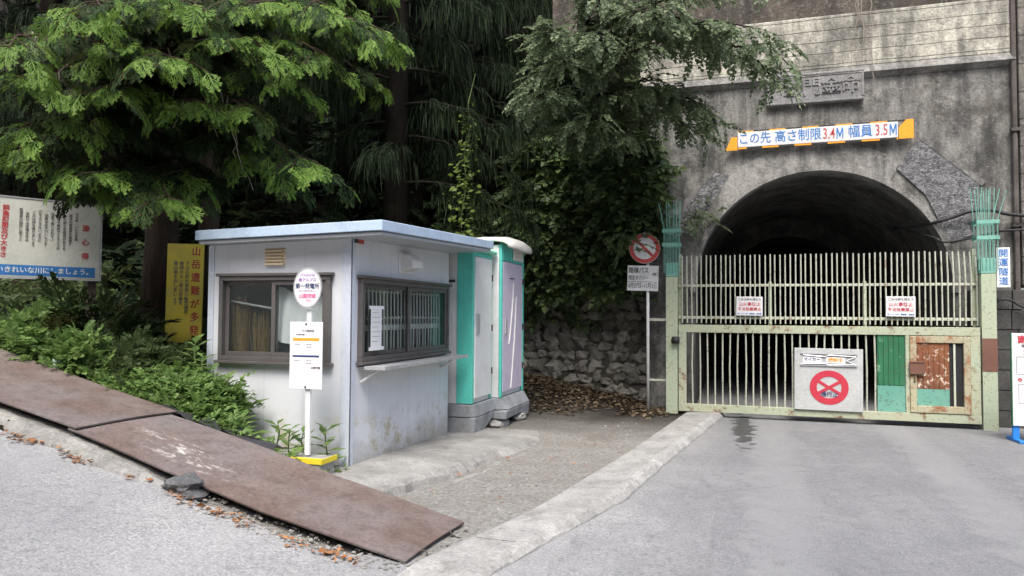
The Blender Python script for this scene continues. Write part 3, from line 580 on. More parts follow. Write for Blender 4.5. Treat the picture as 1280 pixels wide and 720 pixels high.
mb = MB(); mb.box(-.87, 3.445, GYp+.035, GYp+.075, 1.53, 1.575); mb.build('rail', M['bars'], fx, .003); mb = MB(); mb.box(-.87, 3.445, GYp+.035, GYp+.075, 2.055, 2.095); mb.build('rail', M['bars'], fx, .003)
for x in (.56, 1.93, -.845, 3.41):
    mb = MB(); mb.box(x-.025, x+.025, GYp+.036 if x in (.56, 1.93) else GYp+.077, GYp+.115, 1.44, 2.13 if x in (.56, 1.93) else 2.6); mb.build('upright', M['gatep'], fx, .003)
gt = thing('barred_gate', 'pale green sliding steel gate with vertical bars and a rusty wicket door', 'gate', (1.3, GYp-.03, 0))
f0, f1 = GYp-.075, GYp-.005
mb = MB(); mb.box(-.86, 3.435, f0, f1, 1.31, 1.435); mb.box(-.86, 3.435, f0, f1, .03, .155); mb.box(-.86, -.735, f0+.003, f1-.003, .155, 1.31); mb.box(2.455, 2.51, f0+.003, f1-.003, .155, 1.31); mb.box(3.305, 3.432, f0+.003, f1-.003, .155, 1.31); mb.build('frame', M['gate'], gt, .004)
mb = MB(); x = -.635
for i in range(25):
    if x > 2.06: break
    b1 = random.uniform(-.012, .012) if i not in (13, 16) else random.uniform(-.035, .035); mb.tube([(x, GYp-.04, .15), (x+b1, GYp-.04, .75), (x+random.uniform(-.006, .006), GYp-.04, 1.315)], .0125, 5); x += .1165
mb.build('bar_panel', M['bars'], gt)
mb = MB(); mb.box(2.075, 2.452, f0+.02, f0+.03, .552, 1.308)
for i in range(5): mb.box(2.09+.07*i, 2.11+.07*i, f0+.008, f0+.0195, .56, 1.30)
mb.build('green_sheet', M['gdark'], gt, .003)
mb = MB(); mb.box(2.075, 2.452, f0+.02, f0+.03, .158, .549); mb.build('teal_sheet', M['gteal'], gt)
mb = MB(); mb.tube([(-.96, GYp-.14, 1.18), (-.84, GYp-.14, 1.18)], .06, 10); mb.box(-.97, -.86, GYp-.17, GYp-.088, 1.16, 1.2); mb.build('latch', M['soot'], gt, smooth=True)
mb = MB(); mb.box(2.512, 2.60, f0-.012, f0+.05, .165, 1.30); mb.box(3.215, 3.302, f0-.012, f0+.05, .165, 1.30); mb.box(2.60, 3.215, f0-.011, f0+.049, 1.20, 1.30); mb.box(2.60, 3.215, f0-.011, f0+.049, .165, .27); wd = mb.build('wicket_door', M['wicket'], gt, .006)
mb = MB(); mb.box(2.601, 3.03, f0+.012, f0+.022, .52, 1.199)
for i in range(6): mb.box(2.62+.07*i, 2.635+.07*i, f0+.002, f0+.0115, .53, 1.15)
mb.build('rusty_sheet', M['rust'], wd); mb = MB(); mb.box(2.601, 3.03, f0+.012, f0+.022, .271, .517); mb.build('teal_sheet', M['gteal'], wd)
mb = MB(); mb.box(3.085, 3.112, f0+.006, f0+.026, .268, 1.203); mb.build('slot_bar', M['bars'], wd)
mb = MB(); mb.box(3.032, 3.214, f0+.034, f0+.038, .271, 1.199); mb.build('dark_gap_sheet', M['soot'], wd)  # black sheet standing for the darkness in the open gap of the wicket
mb = MB(); mb.box(2.50, 2.70, f0-.05, f0-.013, .735, .90); mb.box(2.50, 2.70, f0-.06, f0-.012, .905, .925); mb.tube([(2.57, f0-.03, .74), (2.57, f0-.03, .63)], .012, 6); mb.build('lock_box', M['brown'], wd, .004)

# no-through panel hanging on the gate
T = frame((1.385, GYp-.10, .615), (1, 0, -.008)); np_ = thing('no_passage_panel', 'large grey panel with a red crossed circle hung on the gate', 'sign', (1.385, GYp-.1, .15))
mb = MB(); mb.box(-.485, .485, -.475, .475, -.012, .012, T); mb.build('panel', M['plate'], np_, .004)
mb = MB(); mb.ring(.175, .275, .012, .017, Matrix.Translation((0, 0, 0)) @ T @ Matrix.Translation((.01, -.12, 0)), 48, 1, .95)
for sg in (1, -1): mb.box(-.19, .19, -.022, .022, .0125, .0185 if sg > 0 else .0175, T @ Matrix.Translation((.01, -.12, 0)) @ Matrix.Rotation(sg*R(31), 4, 'Z'))
mb.build('red_symbol', M['red'], np_)
mb = MB(); text(mb, '通行止', .085, .015, -.225, T, .0195, .006); mb.build('lettering', M['navy'], np_)
mb = MB(); mb.box(-.40, .40, .385, .40, .012, .03, T); mb.box(-.40, .40, .205, .22, .012, .03, T); mb.tube([T @ Vector(p) for p in ((-.36, .37, .026), (-.05, .35, .026), (.0, .375, .026), (.38, .36, .026))], .008, 5); mb.tube([T @ Vector(p) for p in ((-.38, .235, .026), (-.05, .25, .026), (.0, .225, .026), (.38, .24, .026))], .008, 5)
for sg in (1, -1): mb.tube([T @ Vector(p) for p in ((.25, .295, .026), (.37, .295+sg*.055, .026))], .007, 5)
mb.build('slip_holder', M['alum'], np_)
mb = MB(); mb.box(-.365, -.10, .255, .345, .013, .018, T); mb.box(-.035, .235, .25, .345, .013, .018, T); mb.build('paper_slip', M['paper'], np_)
mb = MB(); text(mb, 'マイカー', .06, -.232, .30, T, .0195, .02); mb.build('blue_lettering', M['navy'], np_); mb = MB(); text(mb, '規制中', .07, .10, .297, T, .0195, .02); mb.build('orange_lettering', M['orange'], np_)
for x, side in ((.245, 'left'), (2.41, 'right')):
    T = frame((x, GYp-.02, 1.74), (1, 0, -.01)); t = thing('warning_notice', 'small white notice with red lettering tied to the %s part of the barred screen' % side, 'notice', (x, GYp-.02, 1.59), 'fire warning notices on the bars')
    mb = MB(); mb.box(-.2, .2, -.152, .152, -.006, .006, T); mb.build('board', M['white'], t, .003)
    a, b_, c_ = MB(), MB(), MB(); text(a, 'ごみは持ち帰ろう', .044, 0, .105, T, .0075, .015); text(b_, '山火事防止', .066, 0, .028, T, .0075, .010); text(b_, '不法投棄禁止', .060, 0, -.05, T, .0075, .010); text(c_, '南アルプス市・警察署・消防署', .026, 0, -.122, T, .0075, .01)
    a.build('top_line', M['ink'], t); b_.build('red_lettering', M['red'], t); c_.build('bottom_line', M['blue'], t)
# tunnel name sign
T = frame((3.74, GYp-.06, 2.31), (1, 0, 0)); t = thing('tunnel_name_sign', 'narrow white sign with vertical blue characters beside the right gate post', 'sign', (3.74, GYp-.06, 2.02))
mb = MB(); mb.box(-.085, .085, -.29, .29, -.01, .01, T); mb.build('board', M['white'], t, .003); mb = MB()
for i, ch in enumerate('開運隧道'): text(mb, ch, .125, 0, .20-.135*i, T, .0115, .010)
mb.build('lettering', M['blue'], t); mb = MB(); mb.box(3.62, 3.74, GYp-.05, GYp-.03, 2.28, 2.33); mb.build('bracket', M['alum'], t)
# standing notice board at the right edge
T = frame((3.965, 11.0, .78), (1, .04, 0)); t = thing('standing_notice', 'white standing notice board with blue feet at the right edge of the road', 'notice board', (4.05, 11.05, -.05))
mb = MB(); mb.box(-.45, .45, -.62, .60, -.012, .012, T); mb.build('board', M['white'], t, .004)
mb = MB(); mb.box(-.46, -.452, -.62, .60, -.02, .02, T); mb.box(.452, .46, -.62, .60, -.02, .02, T); mb.build('edge_frame', M['gdark'], t)
for sx in (-.40, .40):
    mb = MB(); mb.box(sx-.045, sx+.035, -.83, -.58, -.05, -.014, T); mb.box(sx-.04, sx+.03, -.83, -.79, -.25, .18, T); mb.build('foot', M['legblue'], t, .006)
a, b_ = MB(), MB(); text(a, '南アルプス林道', .11, 0, .51, T, .0135, .03); text(b_, '南アルプス山岳交通適正化協議会', .045, 0, .43, T, .0135, .02); text(a, '通行規制のお知らせ', .075, .02, .35, T, .0135, .02); text(a, '※', .09, -.36, -.02, T, .0135, .03)
for r, s_ in enumerate(['マイカー乗入れ禁止', '歩行者・自転車は', '通行できます', '路線バス運行中']): text(b_, s_, .05, -.05, .23-.07*r, T, .0135, .01)
for r, s_ in enumerate(['お問い合わせ先', '開通時間 5:30~18:00', '落石注意', '夜間通行止']): text(b_, s_, .055, -.0, -.12-.1*r, T, .0135, .01)
for (x0, x1, z0, z1) in ((-.40, .40, .055, .29), (-.38, .38, -.33, -.07)):
    for q in ((x0, x1, z0, z0+.006), (x0, x1, z1-.006, z1), (x0, x0+.006, z0+.006, z1-.006), (x1-.006, x1, z0+.006, z1-.006)): b_.box(q[0], q[1], q[2], q[3], .012, .0135, T)
a.build('red_lettering', M['red'], t); b_.build('black_lettering', M['ink'], t)
# no-entry road sign
SX, SY = -1.36, 12.0; t = thing('no_entry_road_sign', 'round red-rimmed prohibition sign with white date plate on a pole by the leaves', 'road sign', (SX, SY, 0))
mb = MB(); mb.tube([(SX, SY, -.1), (SX-.005, SY, 2.75)], .026, 10); mb.build('pole', M['white'], t, smooth=True)
T = frame((SX-.05, SY-.05, 2.70), (1, .06, 0)); mb = MB(); mb.disc(.255, -.006, .006, T); mb.build('disc', M['signw'], t)
mb = MB(); mb.ring(.185, .25, .006, .0085, T); mb.box(-.19, .19, -.022, .022, .006, .0083, T @ Matrix.Rotation(R(-45), 4, 'Z')); mb.build('red_symbol', M['dred'], t)
T = frame((SX-.08, SY-.05, 2.20), (1, .06, -.03)); mb = MB(); mb.box(-.255, .255, -.21, .21, -.005, .005, T); mb.build('date_plate', M['signw'], t, .002)
mb = MB(); text(mb, '路線バス', .105, -.07, .125, T, .006, .015, .8); text(mb, '限定タクシー', .085, -.07, .0, T, .006, .012, .65); text(mb, 'を除く', .07, .2, .06, T, .006, .02, .5); text(mb, '6月27日~11月3日', .10, 0, -.13, T, .006, .012, .62); mb.box(-.25, .25, -.062, -.056, .005, .0065, T); mb.build('lettering', M['black'], t)
mb = MB(); mb.box(SX+.02, -1.062, SY-.02, SY+.02, 1.49, 1.535); mb.box(SX+.02, -1.062, SY-.02, SY+.02, .50, .53); mb.build('brace', M['bars'], t)

# ------------------------------------------------------------------ ticket booth
BX0, BX1, BY0, BY1, BZ = -5.27, -3.587, 6.197, 8.70, .09
bt = thing('ticket_booth', 'small pale grey prefabricated booth with bronze windows and a light blue roof', 'booth', (BX0+.84, BY0+1.25, BZ))
W = (-5.11, -3.80, 1.10, 1.965); W2 = (6.325, 8.60, 1.105, 1.945)
mb = MB(); th = .05
mb.box(BX0, BX1, BY0, BY0+th, BZ-.06, W[2]); mb.box(BX0, BX1, BY0, BY0+th, W[3], 2.36); mb.box(BX0, W[0], BY0, BY0+th, W[2], W[3]); mb.box(W[1], BX1, BY0, BY0+th, W[2], W[3])
mb.build('front_wall', M['booth'], bt)
mb = MB(); x0, x1 = BX1-th, BX1; ya = BY0+th
mb.box(x0, x1, ya, BY1, BZ-.12, W2[2]); mb.box(x0, x1, ya, BY1, W2[3], 2.40); mb.box(x0, x1, ya, W2[0], W2[2], W2[3]); mb.box(x0, x1, W2[1], BY1, W2[2], W2[3]); mb.build('counter_wall', M['booth'], bt)
mb = MB(); mb.box(BX0, BX0+th, ya, BY1, BZ-.06, 2.37); mb.box(BX0+th, BX1-th, BY1-th, BY1, BZ-.06, 2.37); mb.build('rear_wall', M['booth'], bt)
mb = MB(); mb.box(BX0+th, BX1-th, ya, BY1-th, BZ-.05, BZ+.02); mb.box(BX0+th+.01, BX0+th+.03, ya, BY1-th, .2, 2.28); mb.box(BX0+th+.04, BX1-th-.01, BY1-th-.03, BY1-th-.01, .2, 2.28); mb.build('interior_lining', M['inner'], bt)
mb = MB(); mb.box(BX1+.001, BX1+.012, BY0-.012, BY0+.06, BZ-.1, 2.34); mb.box(BX1-.1, BX1+.012, BY0-.012, BY0-.001, BZ-.08, 2.33); mb.build('corner_trim', M['ctrim'], bt, .002); mb = MB(); mb.box(BX0-.01, BX0+.06, BY0-.012, BY0-.001, BZ, 2.29); mb.build('corner_trim', M['ctrim'], bt, .002)
# roof: shallow pitch, fascia all round
rf = [(-5.24, 5.93, 2.325), (-3.13, 5.95, 2.37), (-2.98, 8.75, 2.44), (-5.24, 8.75, 2.395)]; mb = MB()
mb.add([(x, y, z) for x, y, z in rf]+[(x, y, z+.10) for x, y, z in rf], [(0, 1, 5, 4), (1, 2, 6, 5), (2, 3, 7, 6), (3, 0, 4, 7), (4, 5, 6, 7), (0, 3, 2, 1)]); ro = mb.build('roof', M['trim'], bt, .006)
mb = MB(); ri = [(-5.21, 5.96, 2.318), (-3.16, 5.98, 2.362), (-3.01, 8.72, 2.432), (-5.21, 8.72, 2.387)]; mb.add([(x, y, z-.03) for x, y, z in ri]+[(x, y, z+.0) for x, y, z in ri], [(0, 1, 5, 4), (1, 2, 6, 5), (2, 3, 7, 6), (3, 0, 4, 7), (4, 5, 6, 7), (0, 3, 2, 1)]); mb.build('soffit', M['soffit'], ro)
def sliding_window(T, w_, h_, inner_grille, tilt=0):
    """T: frame at the opening's lower left, local z outward"""
    t_ = .046; mb = MB()
    for q in ((0, w_, 0, t_), (0, w_, h_-t_, h_), (0, t_, t_, h_-t_), (w_-t_, w_, t_, h_-t_)): mb.box(q[0], q[1], q[2], q[3], -.05, .055, T)
    mb.box(-.03, w_+.03, h_, h_+.03, -.0, .075, T); mb.box(-.03, w_+.03, -.03, 0, .002, .08, T)
    win = mb.build('window_frame', M['sash'], bt, .004); s = .045
    for k, (a, b_, d) in enumerate(((t_, w_*.52, -.01), (w_*.48, w_-t_, .022))):
        mb = MB()
        for q in ((a, b_, t_, t_+s), (a, b_, h_-t_-s, h_-t_), (a, a+s, t_+s, h_-t_-s), (b_-s, b_, t_+s, h_-t_-s)): mb.box(q[0], q[1], q[2], q[3], d-.012, d+.012, T)
        mb.build('sash', M['sash'], win, .003)
        mb = MB(); mb.box(a+s, b_-s, t_+s, h_-t_-s, d-.002, d+.002, T); mb.build('pane', M['glass'], win)
    if inner_grille:
        mb = MB(); n = 26
        for i in range(n):
            x = t_+.03+(w_-2*t_-.06)*i/(n-1); mb.tube([T @ Vector((x-.012, h_-.06, -.058)), T @ Vector((x, h_*.52, -.058)), T @ Vector((x+(.01 if i % 2 else -.01), t_+.02, -.058))], .0085, 4)
        for i in range(n-1):
            x = t_+.03+(w_-2*t_-.06)*i/(n-1); dx = (w_-2*t_-.06)/(n-1); 
            for zz in (h_-.14, h_*.5): mb.tube([T @ Vector((x, zz, -.068)), T @ Vector((x+dx*.5, zz+.03, -.068)), T @ Vector((x+dx, zz, -.068))], .006, 4)
        mb.box(t_, w_-t_, h_*.36, h_*.43, -.09, -.08, T); mb.build('folding_grille', M['white'], win)
    return win
sliding_window(frame((W[0], BY0, W[2]), (1, 0, 0)), W[1]-W[0], W[3]-W[2], False)
sliding_window(frame((BX1, W2[0], W2[2]), (0, 1, 0)), W2[1]-W2[0], W2[3]-W2[2], True)
mb = MB(); T = frame((-4.46, BY0, 2.16), (1, 0, 0)); mb.box(-.115, .115, -.085, .085, 0, .012, T)
for i in range(5): mb.prism([(0, 0), (.035, -.012), (.035, -.002), (0, .022)], -.11, .11, T @ Matrix.Translation((0, -.068+.034*i, .008)) @ Matrix.Rotation(R(-90), 4, 'Y') @ Matrix.Diagonal((1, 1, 1, 1)))
mb.build('louvre_vent', M['louver'], bt)
mb = MB(); T = frame((BX1, 7.39, 2.17), (0, 1, 0)); mb.prism([(0, -.10), (.02, -.10), (.16, -.06), (.16, .02), (.10, .09), (0, .10)], -.13, .13, T @ Matrix.Rotation(R(-90), 4, 'Y')); mb.box(-.17, .17, -.125, .125, 0, .012, T); mb.build('vent_hood', M['white'], bt, .008)
mb = MB(); T = frame((BX1, 6.30, 2.315), (0, 1, 0)); mb.box(0, .11, -.024, .024, .012, .015, T); lab_ = mb.build('red_tag', M['dred'], bt); mb = MB(); mb.box(-.08, -.002, -.024, .024, .012, .015, T); mb.build('black_tag', M['soot'], bt)
mb = MB(); mb.box(BX1+.085, BX1+.30, 6.34, 8.62, 1.045, 1.062); mb.box(BX1+.30, BX1+.312, 6.335, 8.63, 1.03, 1.068); mb.box(BX1+.085, BX1+.312, 6.325, 6.335, 1.03, 1.068); mb.box(BX1, BX1+.085, 6.34, 8.62, 1.042, 1.059); cs = mb.build('counter_shelf', M['alum'], bt, .002)
for y in (6.40, 8.45):
    mb = MB(); mb.tube([(BX1+.005, y, .90), (BX1+.22, y, 1.04)], .013, 6); mb.build('shelf_bracket', M['white'], cs)
mb = MB(); T = frame((BX1+.04, 6.50, 1.24), (0, 1, 0)); mb.box(.02, .25, 0, .40, .003, .006, T); mb.box(-.02, .30, .395, .43, .006, .008, T); mb.box(-.02, .30, -.03, .005, .006, .008, T); pp = tag(mb.build('paper_notice', M['paper']), 'white paper notice taped inside the long counter window of the booth', 'notice')
mb = MB()
for i in range(7): mb.box(.05, .05+(.17 if i % 3 else .12), .36-.05*i, .364-.05*i, .0065, .0075, T)
mb.build('printed_line', M['ink'], pp)
# things seen through the front window
for bx, h_, lab in ((-5.0, .78, 'taller straw broom standing at the left of the front window'), (-4.74, .62, 'shorter straw broom leaning in the middle of the front window')):
    t = thing('straw_broom', lab, 'broom', (bx, 6.36, BZ+.02), 'brooms behind the booth window'); mb = MB()
    for i in range(120):
        a = random.uniform(0, 6.28); r = .09*math.sqrt(random.random()); x, y = bx+r*math.cos(a), 6.36+r*.6*math.sin(a); k = 1.35
        mb.tube([(bx+(x-bx)*.4, 6.36+(y-6.36)*.4, .75), (x, y, 1.1), (bx+(x-bx)*k+random.uniform(-.02, .02), 6.36+(y-6.36)*k, 1.0+h_*random.uniform(.55, 1))], .0035, 3, False)
    mb.build('bristles', M['straw'], t); mb = MB(); mb.tube([(bx, 6.36, BZ+.02), (bx, 6.36, .8)], .014, 6); mb.tube([(bx, 6.36, .72), (bx, 6.36, .80)], .04, 8); mb.build('handle', M['straw'], t)
mb = MB(); mb.tube([(-5.12, 6.29, 1.72), (-4.52, 6.29, 1.63)], .012, 6); tag(mb.build('rail', M['alum']), 'thin pale rail behind the brooms inside the front window', 'rail')
V = []; n = 22
for j in range(14):
    for i in range(n):
        u = i/(n-1); v = j/13; x = -4.50+.62*u-.03*v*math.sin(u*6); sag = .05*math.sin(u*math.pi)*v; V.append((x, 6.29+.022*math.sin(u*17+v*2)+.05*v*u, 1.86-.55*v-.10*(1-u)*v*0-.22*u*(1-v)*math.sin(u*3.1)-sag))
tag(npmesh('curtain_cloth', np.array(V), np.array([(j*n+i, j*n+i+1, (j+1)*n+i+1, (j+1)*n+i) for j in range(13) for i in range(n-1)]), M['cloth'], smooth=True), 'grey white cloth hung as a curtain behind the right front pane', 'curtain')

# ------------------------------------------------------------------ portable toilets
def toilet(xf, y0, y1, zt, lab, far):
    t = thing('portable_toilet', lab, 'toilet', (xf-.55, (y0+y1)/2, 0), 'portable toilets behind the booth'); xb = xf-1.1; z0 = .40
    mb = MB(); mb.box(xb, xf-.02, y0, y1, z0, zt-.08); mb.build('cabin', M['tgrey'], t, .01)
    if far:
        mb = MB(); mb.box(xf-.018, xf+.02, y0, y0+.075, z0, zt-.06); mb.box(xf-.018, xf+.02, y1-.075, y1, z0, zt-.06); mb.box(xf-.018, xf+.02, y0+.075, y1-.075, zt-.30, zt-.06); mb.build('door_frame', M['tteal'], t, .012)
        mb = MB(); mb.prism([(y0+.085, z0+.07), (y1-.085, z0+.07), (y1-.085, zt-.36), (y1-.12, zt-.31), (y0+.12, zt-.31), (y0+.085, zt-.36)], -.01, .018, frame((xf, 0, 0), (0, 1, 0))); d = mb.build('door', M['lav'], t, .006)
        mb = MB(); T = frame((xf+.019, y0, 0), (0, 1, 0))
        for k in (0, 1):
            P = [T @ Vector(((.58+.14*k)*(1-s_)+(.36+.10*k)*s_+.12*s_*(1-s_), 2.05-.2*k-.9*s_-.45*k*s_, .002)) for s_ in np.linspace(0, 1, 9)]; mb.tube(P, .011, 5)
        mb.build('moulded_line', M['troof'], d); mb = MB(); mb.box(.40, .62, 2.11, 2.125, 0, .004, T); mb.build('vent_slot', M['soot'], d); mb = MB(); mb.box(.16, .24, 1.30, 1.52, .001, .02, T); mb.build('handle', M['alum'], d, .004)
        mb = MB(); mb.box(y1-y0-.62, y1-y0-.14, zt-.27, zt-.09, .002, .03, T); mb.build('lamp_cover', M['troof'], t, .02)
        # domed roof with a lip that curls over the door
        mb = MB(); prof = [(-1.25, .02), (-1.0, .10), (-.3, .14), (0, .13), (.12, .09), (.19, .02), (.20, -.06)]; vs = []
        for (dx, dz) in prof:
            for k in range(9):
                u = k/8; yy = y0-.05+(y1-y0+.1)*u; vs.append((xf+dx-.06*abs(2*u-1)**3, yy, zt-.06+dz*(1-.55*abs(2*u-1)**2.5)))
        fs = [(j*9+k, j*9+k+1, (j+1)*9+k+1, (j+1)*9+k) for j in range(6) for k in range(8)]; nv = len(vs); vs2 = [(x-.01, y, z-.035) for x, y, z in vs]; fs2 = [tuple(i+nv for i in f[::-1]) for f in fs]
        rim = [j*9 for j in range(7)]+[54+k for k in range(1, 9)]+[j*9+8 for j in range(5, -1, -1)]+list(range(7, 0, -1)); rimf = [(rim[i], rim[(i+1) % len(rim)], rim[(i+1) % len(rim)]+nv, rim[i]+nv) for i in range(len(rim))]
        mb.add(vs+vs2, fs+fs2+rimf); mb.build('roof', M['troof'], t, smooth=True)
    else:
        mb = MB(); mb.box(xf-.215, xf-.018, y0-.012, y0-.001, z0+.01, zt-.10); mb.box(xf-.018, xf+.008, y0-.012, y0+.05, z0+.01, zt-.10); mb.box(xf-.018, xf+.008, y1-.05, y1, z0+.01, zt-.1); mb.box(xf-.018, xf+.008, y0+.05, y1-.05, zt-.16, zt-.1); mb.build('door_frame', M['tteal'], t, .004)
        mb = MB(); mb.box(xf-.01, xf+.022, y0+.055, y1-.055, z0+.07, zt-.165); d = mb.build('door', M['tgrey'], t, .006); mb = MB(); mb.box(xf+.0225, xf+.04, y0+.07, y0+.20, 1.33, 1.60); mb.build('lock_plate', M['alum'], d, .004)
        mb = MB(); mb.box(xf-.40, xf-.33, y0-.014, y0-.001, 1.38, 1.54); mb.build('side_plate', M['troof'], t, .003)
        mb = MB(); mb.tube([(xf-.34, y0-.02, 2.02), (xf-.24, y0-.02, 2.03)], .016, 6); mb.build('side_latch', M['soot'], t)
        mb = MB(); mb.box(xb-.05, xf+.08, y0-.04, y1+.03, zt-.098, zt-.04); mb.box(xb, xf, y0+.05, y1-.05, zt-.04, zt+.02); mb.build('roof', M['slab'], t, .02)
    for z in (.75, 1.35, 2.05): mb = MB(); mb.tube([(xf+.024, y1-(.04 if not far else .07), z), (xf+.024, y1-(.04 if not far else .07), z+.09)], .012, 6); mb.build('hinge', M['soot'], t)
    # tank base: sloped upper skirt and a skid raised at its far end
    mb = MB(); a, b_ = y0-.02, y1+.02; o = .05 if not far else .12
    lo = [(xb, a), (xf-.02, a), (xf+o+.0, a+.10), (xf+o, b_), (xb, b_)]
    hi = [(xb, a), (xf-.02, a), (xf+.02, a+.05), (xf+.02, b_), (xb, b_)]
    mb.add([(x, y, .23) for x, y in lo]+[(x, y, z0-.003) for x, y in hi], [tuple(range(5))[::-1], tuple(range(5, 10))]+[(i, (i+1) % 5, 5+(i+1) % 5, 5+i) for i in range(5)]); mb.build('tank', M['tbase'], t, .012)
    mb = MB(); yy = [a+.01, a+.42, a+.75, b_]; zb = [.0, .0, .12, .14] if not far else [.10, .10, .10, .02]
    mb.add([(x, y, z) for x in (xb, xf+o-.02) for y, z in zip(yy, zb)]+[(x, y, .228) for x in (xb, xf+o-.004) for y in yy], [(i, i+1, i+5, i+4) for i in range(3)]+[(8+i, 12+i, 13+i, 9+i) for i in range(3)]+[(4+i, 5+i, 13+i, 12+i) for i in range(3)]+[(i+1, i, 8+i, 9+i) for i in range(3)]+[(0, 4, 12, 8), (7, 3, 11, 15)]); mb.build('skid', M['tbase'], t, .015)
    return t
toilet(-3.28, 8.78, 9.55, 2.52, 'nearer portable toilet with a plain white door and teal corner, beside the booth', False)
toilet(-3.17, 9.60, 10.74, 2.66, 'farther portable toilet with a lavender door and white domed roof', True)
mb = MB(); rock(mb, (-3.25, 9.75, .03), (.16, .3, .07), 3); rock(mb, (-3.12, 10.4, .03), (.12, .2, .06), 4); tag(mb.build('support_stone', M['kerb']), 'grey stones wedged under the base of the farther toilet', 'stone', kind='stuff')

# ------------------------------------------------------------------ bus stop
bz = .24; BS = (-3.74, 5.72, bz); t = thing('bus_stop_sign', 'white bus stop pole with an oval pink lettered disc and timetable board', 'bus stop', BS)
mb = MB(); mb.box(-3.765, -3.715, 5.705, 5.735, bz+.05, 1.62); mb.build('pole', M['white'], t, .004)
T = frame((-3.742, 5.685, 1.825), (1, .08, 0), (.012, 0, 1)); mb = MB(); mb.disc(.185, -.008, .008, T, 48, .76, 1); mb.build('disc', M['white'], t); mb = MB(); mb.ring(.172, .187, -.009, .0095, T, 48, .76, 1); mb.build('rim', M['alum'], t)
a, b_, c_ = MB(), MB(), MB(); text(a, '第一発電所', .052, 0, .012, T, .009, .010, .93); text(b_, '山梨交通', .042, 0, -.078, T, .009, .03); text(b_, 'バス', .026, .01, -.12, T, .009, .02); text(c_, 'バスのりば', .03, 0, .115, T, .009, .015); text(c_, '南アルプス', .036, 0, .07, T, .009, .02); text(c_, 'だいいちはつでんしょ', .017, 0, -.03, T, .009, .0)
a.build('black_lettering', M['navy'], t); b_.build('pink_lettering', M['pink'], t); c_.build('violet_lettering', M['purple'], t)
T = frame((-3.752, 5.69, 1.205), (1, .06, 0), (.02, 0, 1)); mb = MB(); mb.box(-.165, .165, -.31, .305, -.006, .006, T); mb.build('timetable_board', M['paper'], t, .002)
mb = MB(); mb.box(-.135, .135, .132, .158, .006, .0075, T); mb.build('orange_stripe', M['orange'], t); mb = MB(); mb.box(-.135, .135, -.018, 0, .006, .0075, T); mb.build('black_stripe', M['navy'], t)
mb = MB(); text(mb, 'バス時刻表', .026, .02, .222, T, .007, .01); text(mb, '広河原方面', .018, -.06, .188, T, .007, .0); text(mb, '山梨交通', .024, .10, -.115, T, .007, .025)
for (x, y) in ((-.09, .10), (.03, .10), (.03, .075), (-.09, -.05), (.03, -.05), (.03, -.075)): text(mb, '5:50 7:40', .014, x, y, T, .007, 0)
for y in (-.165, -.155): mb.box(-.15, .15, -.168, -.1665, .006, .0068, T)
mb.build('printed_text', M['ink'], t)
mb = MB(); [mb.tube([T @ Vector((0, y, .006)), T @ Vector((0, y, .012))], .009, 8) for y in (.285, -.29)]; mb.build('bolt', M['soot'], t)
mb = MB(); mb.box(-3.90, -3.53, 5.60, 5.84, bz-.16, bz+.035); bb = mb.build('base_block', M['kerb'], t, .012)
mb = MB(); mb.box(-3.91, -3.52, 5.588, 5.598, bz+.0, bz+.045); mb.box(-3.518, -3.508, 5.588, 5.85, bz+.0, bz+.045); mb.box(-3.91, -3.519, 5.599, 5.63, bz+.037, bz+.046); mb.build('yellow_edge', M['yel2'], bb)

# ------------------------------------------------------------------ rusty steel plates over the ramp
def steel_plate(x0, x1, y0, y1, lift, lab, jit=0):
    n = 26; mb = MB(); vs = []; m_ = 9
    for i in range(n+1):
        u = i/n; x = x0+(x1-x0)*u
        for j in range(m_):
            v = j/(m_-1); sk = jit*(u); y = y0+(y1-y0)*v+sk; xx = x+.05*v; vs.append((xx, y, float(plate_z(x))+lift+.012*math.sin(u*7+1)*math.sin(v*3)+.05*v*math.sin(math.pi*u)*(1 if x1 > -3 else .4)))
    N = len(vs); fs = [(i*m_+j, i*m_+j+1, (i+1)*m_+j+1, (i+1)*m_+j) for i in range(n) for j in range(m_-1)]
    rim = [i*m_ for i in range(n+1)]+[n*m_+j for j in range(1, m_)]+[i*m_+m_-1 for i in range(n-1, -1, -1)]+[j for j in range(m_-2, 0, -1)]
    mb.add(vs+[(x, y, z-.012) for x, y, z in vs], fs+[tuple(k+N for k in f[::-1]) for f in fs]+[(rim[i], rim[i]+N, rim[(i+1) % len(rim)]+N, rim[(i+1) % len(rim)]) for i in range(len(rim))])
    t = thing('steel_plate', lab, 'steel plate', ((x0+x1)/2, (y0+y1)/2, float(plate_z((x0+x1)/2))), 'rusty steel plates laid on the slope'); o = mb.build('sheet', M['steel'], t)
    o.data.materials.append(M['rustedge'])
    for p in o.data.polygons:
        if abs(p.normal.z) < .5: p.material_index = 1
    return t
sp_ = steel_plate(-4.87, -2.02, 4.215, 5.13, .022, 'lower rusty steel plate with pale scratches, ending near the kerb', -.0)
for y in (4.42, 4.86):
    mb = MB(); mb.tube([(-1.985+.025*math.cos(a), y, -.012+.025*math.sin(a)) for a in np.linspace(0, 2*math.pi, 11)], .006, 5); mb.build('lifting_ring', M['rustedge'], sp_)
steel_plate(-8.2, -4.79, 4.22, 5.2, .046, 'upper rusty brown steel plate running out at the left edge', 0)
mb = MB(); rs = random.Random(3); n = 14; vs = []
for j in range(5):
    for i in range(n): vs.append((-4.95+.09*i, 5.17+.07*j+rs.uniform(-.015, .015), float(plate_z(-4.95+.09*i))+.03+rs.uniform(-.012, .045)-.008*j))
